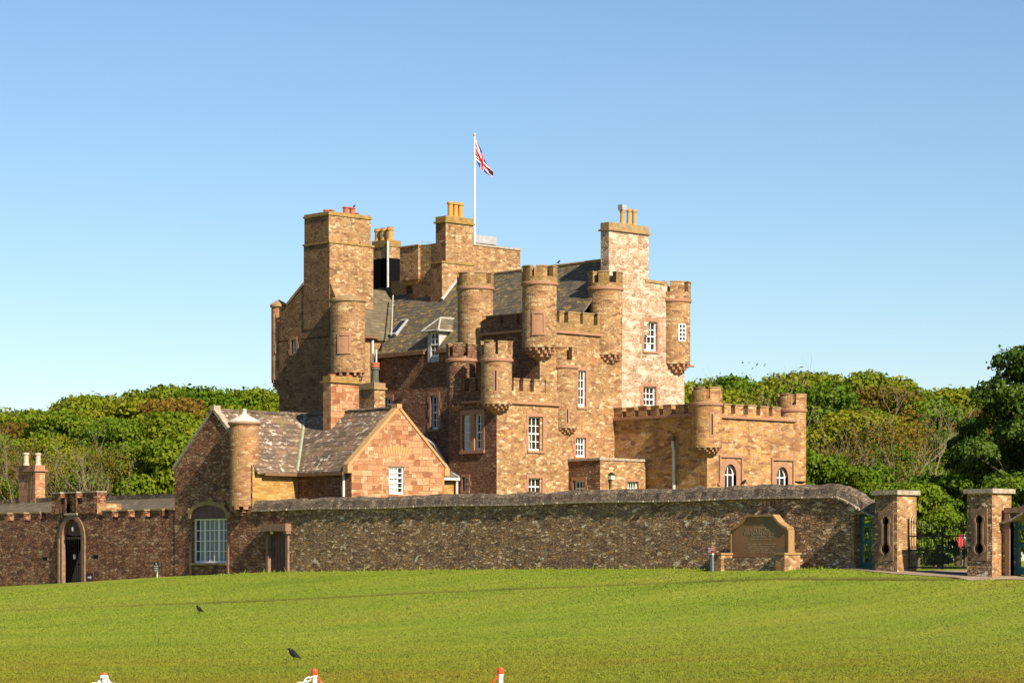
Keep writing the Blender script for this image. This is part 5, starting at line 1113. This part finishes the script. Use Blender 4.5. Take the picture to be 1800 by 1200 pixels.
mb.build('lettering', M['signw'], pl); mb = MB(); mb.box(su + .03, su + .07, sv - .035, sv + .035, zg - .1, z1 - .1); mb.build('stake', M['wpost'], info)
# low slated building behind the court wall
ou = U0 + 2.0; ob = thing('outbuilding', 'long low slate roofed outbuilding behind the courtyard battlements', 'building', (ou, CW0 + 1, -1))
zo0 = 2.1; zo1 = Z(ou + 2.6, 112, 873)
mb = MB(); mb.box(ou, ou + 5.2, CW0 + .05, CW1 + 4, -1.5, zo0); mb.build('wall', M['court'], ob)
mb = MB(); slope(mb, (ou - .2, CW1 + 4.2, zo0), (ou - .2, CW0 + .05, zo0), (ou + 2.6, CW0 + .05, zo1), (ou + 2.6, CW1 + 4.2, zo1)); slope(mb, (ou + 5.4, CW0 + .05, zo0), (ou + 5.4, CW1 + 4.2, zo0), (ou + 2.6, CW1 + 4.2, zo1), (ou + 2.6, CW0 + .05, zo1)); rf = mb.build('roof', M['slate2'], ob)
mb = MB(); mb.box(ou + 2.35, ou + 2.85, CW0 + .06, CW1 + 4.2, zo1 - .18, zo1 + .12); mb.build('ridge', M['cope'], rf)
cu_ = ou + 2.3; ya, yb = sorted((onu(cu_, 33), onu(cu_, 62))); ce = onv(ya, 79); zc = Z(cu_, ya, 817)
ch = chimney(ob, cu_, ce, ya, yb, zo1 - .5, zc, 'ashlarr' if 'ashlarr' in M else 'ashlar', .34, .08, cap='trim', label='pinkish double chimney with two cream pots')
for px in (46, 67): y = (ya + yb) / 2; pot(ch, onv(y, px), y, zc - .01, .72, .165, 'whitepot')
mb = MB(); mb.tube([(cu_ - .04, ya + .25, zc), (cu_ - .05, ya + .2, zc - .7), (cu_ - .05, ya + .3, zc - 1.9)], .02, 5); mb.build('cable', M['iron'], ch)
# ================================================================== flag and pole
fv = vb + .75; fu = onv(fv, 834); fz0 = Z(fu, fv, 434); fz1 = Z(fu, fv, 238)
fp = thing('flagpole', 'tall white flagpole standing on the castle roof', 'flagpole', (fu, fv, fz0))
mb = MB(); mb.tube([(fu, fv, fz0 - .3), (fu, fv, (fz0 + fz1) / 2), (fu, fv, fz1)], [.075, .065, .045], 10); mb.build('pole', M['wpost'], fp, smooth=True)
mb = MB(); mb.ball((fu, fv, fz1 + .04), .09); mb.build('finial', M['whitepot'], fp, smooth=True)
FW = plain('flag_white', (.75, .74, .72), .8, .05); FR = plain('flag_red', (.62, .02, .025), .8, .05); FB = plain('flag_blue', (.012, .03, .17), .8, .05)
def union(x, y):      # x 0..2, y 0..1 (1 = top)
    if abs(x - 1) < .1 or abs(y - .5) < .1: return 1
    if abs(x - 1) < .15 or abs(y - .5) < .15: return 0
    d1 = (y - .5 - (x - 1) / 2) * .894; d2 = (y - .5 + (x - 1) / 2) * .894
    for d in (d1, d2):
        if abs(d) < .034: return 1
        if abs(d) < .085: return 0
    return 2
mb = MB(); nx, ny = 72, 30; rg = np.array([US[0], VS[0]]); aw_ = np.array([US[1], VS[1]]); D_ = dep(fu, fv); sc = D_ / F
def fpt(i, j):
    s_, t_ = i / nx, j / ny
    x = 1.2 + 29.5 * s_ ** 1.05 + 2.5 * math.sin(s_ * 7 + t_ * 2) * s_ - 2.6 * t_ * (1 - s_); y = 242 + 60 * s_ + (28 * (1 - s_) ** 1.2 + 9 + 9 * math.sin(3.1 * s_)) * t_ - 5 * t_ * (1 - s_)
    dpt = .10 * math.sin(s_ * 11 + t_ * 5) * s_ + .05 * math.sin(t_ * 9 + s_ * 3) * min(1, s_ * 3)
    p = np.array([fu, fv]) + rg * x * sc + aw_ * dpt; return (p[0], p[1], (HY - y) * sc)
for i in range(nx):
    for j in range(ny): mb.poly((fpt(i, j), fpt(i, j + 1), fpt(i + 1, j + 1), fpt(i + 1, j)), m=union(2 * (i + .5) / nx, 1 - (j + .5) / ny))
fl = mb.build('flag', [FW, FR, FB], None, loc=fpt(0, 0)); tag(fl, 'red, white and blue union flag drooping from the top of the white pole', 'flag')

# ================================================================== birds
def bird_mesh():
    b = MB(); P = [(.185, .045, .016, .006), (.12, .078, .034, .018), (.055, .118, .06, .055), (-.005, .16, .07, .072), (-.048, .205, .058, .062), (-.068, .24, .045, .048), (-.09, .264, .038, .038), (-.114, .262, .017, .02), (-.15, .246, .003, .004)]
    rings = []
    for i, (x, z, ry, rn) in enumerate(P):
        a, c = P[max(i - 1, 0)], P[min(i + 1, len(P) - 1)]; dx, dz = c[0] - a[0], c[1] - a[1]; L = math.hypot(dx, dz); nx_, nz_ = -dz / L, dx / L
        rings.append([(x + nx_ * rn * math.sin(t), ry * math.cos(t), z + nz_ * rn * math.sin(t)) for t in [2 * math.pi * k / 12 for k in range(12)]])
    for i in range(len(P) - 1):
        for k in range(12): j = (k + 1) % 12; b.poly((rings[i][k], rings[i][j], rings[i + 1][j], rings[i + 1][k]), m=1 if i in (4, 5) and 0 else 0)
    b.poly(rings[0]); b.poly(rings[-1][::-1])
    for s_ in (-1, 1): b.tube([(.0, s_ * .025, .11), (.01, s_ * .026, .05), (-.01, s_ * .027, 0)], [.014, .007, .006], 6); b.tube([(.025, s_ * .027, .004), (-.045, s_ * .03, .004)], .005, 5)
    return b
def bird(u, v, z, label, face, size=1.0):
    r_ = thing('jackdaw', label, 'bird', (u, v, z))
    b = bird_mesh(); o = b.build('body', M['bird'], None, smooth=True); o.parent = r_
    n = MB(); n.ball((-.066, 0, .252), (.036, .047, .036), 12, 8); o2 = n.build('nape', M['nape'], None, smooth=True); o2.parent = r_
    for s_ in (-1, 1):
        wg = MB(); wg.hexa([(-.05, s_ * .055, .13), (.06, s_ * .064, .085), (.15, s_ * .03, .068), (.0, s_ * .06, .12)], [(-.06, s_ * .050, .2), (.05, s_ * .045, .17), (.15, s_ * .018, .088), (-.02, s_ * .055, .2)]); q = wg.build('wing', M['bird'], None); q.parent = r_
    r_.rotation_euler = (0, 0, math.atan2(VS[0], US[0]) + face); r_.scale = (size,) * 3; return r_
u, v, z = on_ground(516, 1160); bird(u, v, z, 'black jackdaw standing on the grass nearest the chain posts', 0)
u, v, z = on_ground(350.5, 1077.5); bird(u, v, z, 'black jackdaw farther up the lawn, below the red wall', .6, .98)
v = onu(U0 + .3, 1307); bird(U0 + .3, v, top(v), 'black jackdaw perched on the garden wall coping below the arched windows', math.pi, .85)
v_ = 109.2; u_ = onv(v_, 622); bird(u_ + .02, v_, Z(UL, 108.36, 371) + .47, 'small black bird perched on a red pot of the great chimney', math.pi, .6)
v_ = onu(UR, 982); bird(UR, v_, zr + .12, 'small black bird perched on the slate ridge behind the round turret', math.pi, .7)

# ================================================================== chain posts at the bottom edge
DP = 28.0
tops = []
for px, py, lab in ((183, 1181, 'white red capped post at the left with white chain on both sides'), (553, 1174, 'white red capped post where white chain meets red chain'), (880, 1172, 'white red capped post standing alone, right of the chain')):
    u, v = pxd(px, DP); z1 = (HY - py) * DP / F; z0 = float(ground(u, v)); p = thing('chain_post', lab, 'post', (u, v, z0), 'white chain posts along the lawn')
    mb = MB(); mb.lathe(u, v, [(.15, z0), (.15, z0 + .03), (.05, z0 + .08), (.028, z0 + .1), (.028, z1 - .09), (.034, z1 - .09), (.034, z1 - .075), (.001, z1 - .07)], 18); mb.build('post', M['wpost'], p, smooth=False)
    mb = MB(); mb.lathe(u, v, [(.031, z1 - .075), (.036, z1 - .07), (.036, z1 - .03), (.028, z1 - .005), (.001, z1)], 18); mb.build('cap', M['redp'], p)
    if px == 183:
        mb = MB(); mb.lathe(u, v, [(.04, z1 - .07), (.05, z1 - .055), (.04, z1 - .03), (.03, z1 - .025)], 14); mb.build('chain_ring', M['whitep'], p)
    tops.append((u, v, z1 - .075))
uL, vL = pxd(-190, DP); tops = [(uL, vL, tops[0][2])] + tops
def chain(a, b, mat, label, sag, part=1.0):
    a, b = Vector(a), Vector(b); L = (b - a).length; pit = .052; n = int(L * 1.06 / pit); mb = MB()
    P = lambda t: a.lerp(b, t) - Vector((0, 0, sag * 4 * t * (1 - t)))
    for k in range(int(n * part)):
        p, q = P(k / n), P((k + 1) / n); d = (q - p).normalized(); s_ = d.cross(Vector((0, 0, 1))).normalized(); w_ = s_ if k % 2 else d.cross(s_).normalized(); c = (p + q) / 2
        pts = [c + d * (.038 * math.cos(t)) + w_ * (.021 * math.sin(t)) for t in [2 * math.pi * i / 10 for i in range(11)]]; mb.tube(pts, .0085, 5)
    o = mb.build('plastic_chain', mat, None, loc=tuple(a)); tag(o, label, 'chain', 'plastic chains between the posts')
chain(tops[0], tops[1], M['whitep'], 'white plastic chain dropping left from the leftmost chain post', .32)
chain(tops[1], tops[2], M['whitep'], 'white plastic chain slung between the leftmost and the middle post', .36)
chain(tops[2], tops[3], M['redp'], 'red plastic chain falling away right of the middle post', .55)

# ================================================================== trees
def leafmat(name, cols, hue=.0, trans=.3):
    t = NT(name); geo = t.n('ShaderNodeNewGeometry').outputs['Position']; oi = t.n('ShaderNodeObjectInfo')
    a = t.noise(geo, .35, 3, .6); b = t.noise(geo, 2.4, 2, .6)
    f = t.math('ADD', t.math('MULTIPLY', a, .6), t.math('ADD', t.math('MULTIPLY', b, .55), t.math('MULTIPLY', t.math('SUBTRACT', oi.outputs['Random'], .5), .22)))
    col = t.ramp(f, [(.30 + .5 * i / (len(cols) - 1), c) for i, c in enumerate(cols)])
    t.l(col, t.b.inputs['Base Color']); t.b.inputs['Roughness'].default_value = .65; t.b.inputs['Specular IOR Level'].default_value = .15
    tl = t.n('ShaderNodeBsdfTranslucent'); t.l(col, tl.inputs[0]); mx = t.n('ShaderNodeMixShader'); mx.inputs[0].default_value = trans
    t.l(t.b.outputs[0], mx.inputs[1]); t.l(tl.outputs[0], mx.inputs[2]); t.l(mx.outputs[0], t.out.inputs[0]); return t.m
LG = leafmat('green_leaves', [(.044, .100, .005), (.080, .148, .006), (.124, .180, .008), (.168, .200, .011)])
LY = leafmat('yellow_green_leaves', [(.088, .136, .006), (.136, .180, .006), (.184, .200, .008), (.224, .216, .013)])
LR = leafmat('rusty_leaves', [(.076, .081, .008), (.128, .102, .010), (.170, .106, .012), (.204, .128, .017)])
LD = leafmat('dark_leaves', [(.010, .030, .004), (.019, .047, .005), (.034, .072, .007), (.064, .106, .009)], trans=.15)
BK = plain('grey_bark', (.20, .155, .105), .9, .3, 6, bump=.5); BKD = plain('dark_bark', (.06, .045, .032), .9, .3, 6, bump=.5)
def leaves(name, lobes, n, size, mat, seed, inward=.25, parent=None, flat=.6):
    """n leaf sprays over the shells of the lobes (cx,cy,cz,rx,ry,rz)"""
    g = np.random.default_rng(seed); L = np.array(lobes); area = (L[:, 3] * L[:, 5]); k = g.choice(len(L), n, p=area / area.sum())
    d = g.normal(size=(n, 3)); d[:, 2] = np.where(d[:, 2] < -.3, -d[:, 2] * .5, d[:, 2]); d /= np.linalg.norm(d, axis=1, keepdims=True)
    rr = 1 - inward * g.random(n) ** 1.5 + .10 * g.normal(size=n) * (g.random(n) < .3)
    p = L[k, :3] + d * L[k, 3:] * rr[:, None]
    nr = d + flat * g.normal(size=(n, 3)); nr /= np.linalg.norm(nr, axis=1, keepdims=True)
    t = np.cross(nr, g.normal(size=(n, 3))); t /= np.linalg.norm(t, axis=1, keepdims=True) + 1e-9; b = np.cross(nr, t)
    s = (size * (.55 + .9 * g.random(n) ** 1.5))[:, None]
    fold = nr * s * .25
    V_ = np.stack([p - t * s * .5, p - b * s * .38 + fold * .6, p + t * s * .55, p + b * s * .38 + fold * .6], 1).reshape(-1, 3)
    me = bpy.data.meshes.new(name); me.vertices.add(n * 4); me.vertices.foreach_set('co', V_.reshape(-1)); me.loops.add(n * 4); me.loops.foreach_set('vertex_index', np.arange(n * 4, dtype=np.int32)); me.polygons.add(n); me.polygons.foreach_set('loop_start', np.arange(0, n * 4, 4, dtype=np.int32)); me.update(); me.materials.append(mat)
    o = bpy.data.objects.new(name, me); C.objects.link(o); o.parent = parent; return o
def limbs(name, h, spread, mat, seed, parent, n=7, bare=False, r0=.22):
    g = random.Random(seed); mb = MB()
    tp = [(0, 0, -.4), (g.uniform(-.1, .1), g.uniform(-.1, .1), h * .2), (g.uniform(-.3, .3), g.uniform(-.3, .3), h * .45)]
    mb.tube(tp, [r0 * 1.25, r0, r0 * .75], 8)
    def grow(p, d, L, r, lev):
        pts = [p]; q = Vector(p); dd = Vector(d)
        for i in range(4):
            dd = (dd + Vector((g.uniform(-.25, .25), g.uniform(-.25, .25), g.uniform(-.08, .2)))).normalized(); q = q + dd * L / 4; pts.append(tuple(q))
        mb.tube(pts, [r, r * .8, r * .6, r * .45, r * .25], 5)
        if lev > 0:
            for k in range(3 if bare else 2):
                i = g.choice((2, 3, 4)); nd = (dd + Vector((g.uniform(-.9, .9), g.uniform(-.9, .9), g.uniform(-.2, .7)))).normalized(); grow(pts[i], nd, L * g.uniform(.5, .75), r * .45, lev - 1)
    for k in range(n):
        a = 6.283 * k / n + g.uniform(-.3, .3); z = h * g.uniform(.12 if bare else .25, .45); f = z / (h * .45); c = Vector(tp[1]).lerp(Vector(tp[2]), max(0, (f - .44) / .56))
        grow((c.x * f, c.y * f, z), (math.cos(a) * spread, math.sin(a) * spread, g.uniform(.4, .9)), h * (g.uniform(.34, .47) if bare else g.uniform(.22, .32)), r0 * .45, 3 if bare else 2)
    return mb.build(name, mat, None) if parent is None else _par(mb.build(name, mat, None), parent)
def _par(o, p): o.parent = p; return o
def proto(kind, h, wd, n, size, mat, seed, bark=BK, nl=16, low=.22, lobe=(.22, .34), inward=.3, sparse=False):
    g = random.Random(seed); t_ = thing(kind, None, 'tree')
    lob = []
    for k in range(nl):
        a = g.uniform(0, 6.283); q = math.sqrt(g.random()); zz = low + (.95 - low) * g.random() ** .8; w_ = math.sqrt(max(.05, 1 - ((zz - .45) / .56) ** 2)) if zz > .45 else .75 + .25 * (zz - low) / (.45 - low + 1e-6)
        rr = wd * g.uniform(*lobe); R_ = max(0, wd * .5 * w_ - rr * .55)
        lob.append((R_ * q * math.cos(a), R_ * q * math.sin(a), min(zz * h, h - rr * .72), rr * 1.1, rr * 1.1, rr * .78))
    limbs('trunk', h, .8, bark, seed + 50, t_, n=7 if not sparse else 9, bare=sparse)
    leaves('crown', lob, n, size, mat, seed, inward, t_); return t_
KW = dict(nl=75, lobe=(.085, .15), inward=.35)
PR = {'g1': proto('broadleaf_tree', 10, 8.5, 19000, .21, LG, 1, **KW), 'g2': proto('broadleaf_tree', 10, 9.5, 20000, .22, LG, 2, **KW), 'y1': proto('broadleaf_tree', 10, 8.5, 19000, .21, LY, 3, **KW), 'y2': proto('broadleaf_tree', 10, 9.5, 20000, .22, LY, 4, **KW),
      'r1': proto('broadleaf_tree', 10, 8.5, 15000, .2, LR, 5, **KW), 'b1': proto('twiggy_tree', 10, 8.5, 2200, .17, LR, 6, sparse=True, inward=.8), 'd1': proto('sycamore_tree', 11, 11, 34000, .25, LD, 9, bark=BKD, nl=60, lobe=(.08, .14), inward=.35, low=.1), 'b2': proto('twiggy_tree', 10, 9, 1500, .17, LY, 8, sparse=True, inward=.9),
      's1': proto('leafy_shrub', 10, 10, 14000, .42, LG, 12, low=.05, nl=40, lobe=(.1, .2))}
first = set()
KINDS = {'g1': 'green rounded tree', 'g2': 'green rounded tree', 'y1': 'yellow green tree', 'y2': 'yellow green tree', 'r1': 'rust tinged tree', 'b1': 'twiggy half bare tree with pale branches', 'b2': 'twiggy half bare tree with pale branches', 's1': 'dense green shrub', 'd1': 'dark sycamore'}
def plant(kind, px, D, py_top, side, wscale=1.0, label=None, gz=-.35):
    h = (HY - py_top) * D / F - gz; h0 = 11 if kind == 'd1' else 10; s_ = h / h0
    o = PR[kind] if kind not in first else copy_tree(PR[kind]); first.add(kind)
    u, v = pxd(px, D); o.location = (u, v, gz); o.rotation_euler = (0, 0, random.uniform(0, 6.28)); w_ = wscale * random.uniform(.9, 1.1); o.scale = (s_ * w_, s_ * w_, s_)
    where = {'L': 'in the dense wood left of the castle', 'R': 'in the wood right of the castle', 'G': 'behind the gateway'}[side]
    o['label'] = label or f'{KINDS[kind]} {where}'; o['category'] = 'shrub' if kind == 's1' else 'tree'
    if not label: o['group'] = f'{KINDS[kind]}s {where}'.replace('tree with pale branchess', 'trees with pale branches').replace('rust tinged trees', 'rust tinged trees')
    return o
SKY_L = lambda x: np.interp(x, [-60, 0, 80, 150, 210, 260, 340, 420, 480, 560], [716, 716, 709, 692, 679, 674, 682, 684, 686, 690])
SKY_R = lambda x: np.interp(x, [1190, 1210, 1300, 1380, 1440, 1500, 1560, 1600, 1650, 1700, 1800], [668, 662, 658, 660, 655, 655, 667, 682, 678, 690, 690])
seq = {0: 'y1 g1 y2 y1 g2 y2'.split(), 1: 'r1 g1 y2 r1 y1 r1'.split(), 2: 'g2 y1 g1 y2 y1 g1'.split(), 3: 'r1 y2 g2 r1 g1 g2'.split()}
for row, (D, dy, off) in enumerate(((196, 0, 0), (182, 24, 50), (168, 52, 10), (154, 92, 55))):
    for k in range(6):
        px = -30 + off + k * 100 + random.uniform(-18, 18)
        if px > 520 - row * 20: continue
        plant(seq[row][k], px, D + random.uniform(-4, 4), SKY_L(px) + dy + random.uniform(-4, 10), 'L')
for px, D, py, k in ((30, 146, 770, 'b1'), (115, 146, 785, 'b2'), (185, 145, 775, 'b1'), (240, 146, 800, 'b2'), (75, 146, 800, 'b1')): plant(k, px, D, py, 'L', .8)
for px, D, py in ((-10, 150, 840), (150, 149, 835), (280, 148, 800), (300, 146, 770)): plant('s1', px, D, py, 'L', .9)
seq = {0: 'y1 g1 y2 y1 g1 y2'.split(), 1: 'y2 b1 g2 r1 g2 r1'.split(), 2: 'g1 y1 b2 y2 b1 g2'.split(), 3: 'g2 g1 b1 g2 b2 g1'.split()}
for row, (D, dy, off) in enumerate(((190, 0, 0), (178, 20, 45), (162, 58, 10), (146, 110, 60))):
    for k in range(6):
        px = 1205 + off + k * 98 + random.uniform(-15, 15)
        plant(seq[row][k], px, D + random.uniform(-4, 4), SKY_R(px) + dy + random.uniform(-3, 9), 'R')
plant('b2', 1325, 170, 640, 'R', .8, label='slender twiggy tree rising above the wood behind the extension turret')
for px, D, py in ((1450, 132, 800), (1520, 130, 820), (1400, 138, 790)): plant('s1', px, D, py, 'R', .8)
plant('b1', 1570, 132, 720, 'R', 1.0, label='pale branched half bare tree behind the left gate pillar')
plant('d1', 1850, 118, 612, 'G', 1.0, label='big dark leaved sycamore towering at the right edge behind the gate')
plant('d1', 1740, 124, 735, 'G', .8, label='smaller dark tree in the shade of the big sycamore')
for px, D, py, w_ in ((1615, 112, 850, .9), (1650, 118, 835, .9), (1722, 124, 815, 1.0), (1790, 112, 840, 1.0), (1560, 118, 850, .9)): plant('s1', px, D, py, 'G', w_)
for k, o in PR.items():
    if k not in first:
        for c in list(o.children): bpy.data.objects.remove(c)
        bpy.data.objects.remove(o)
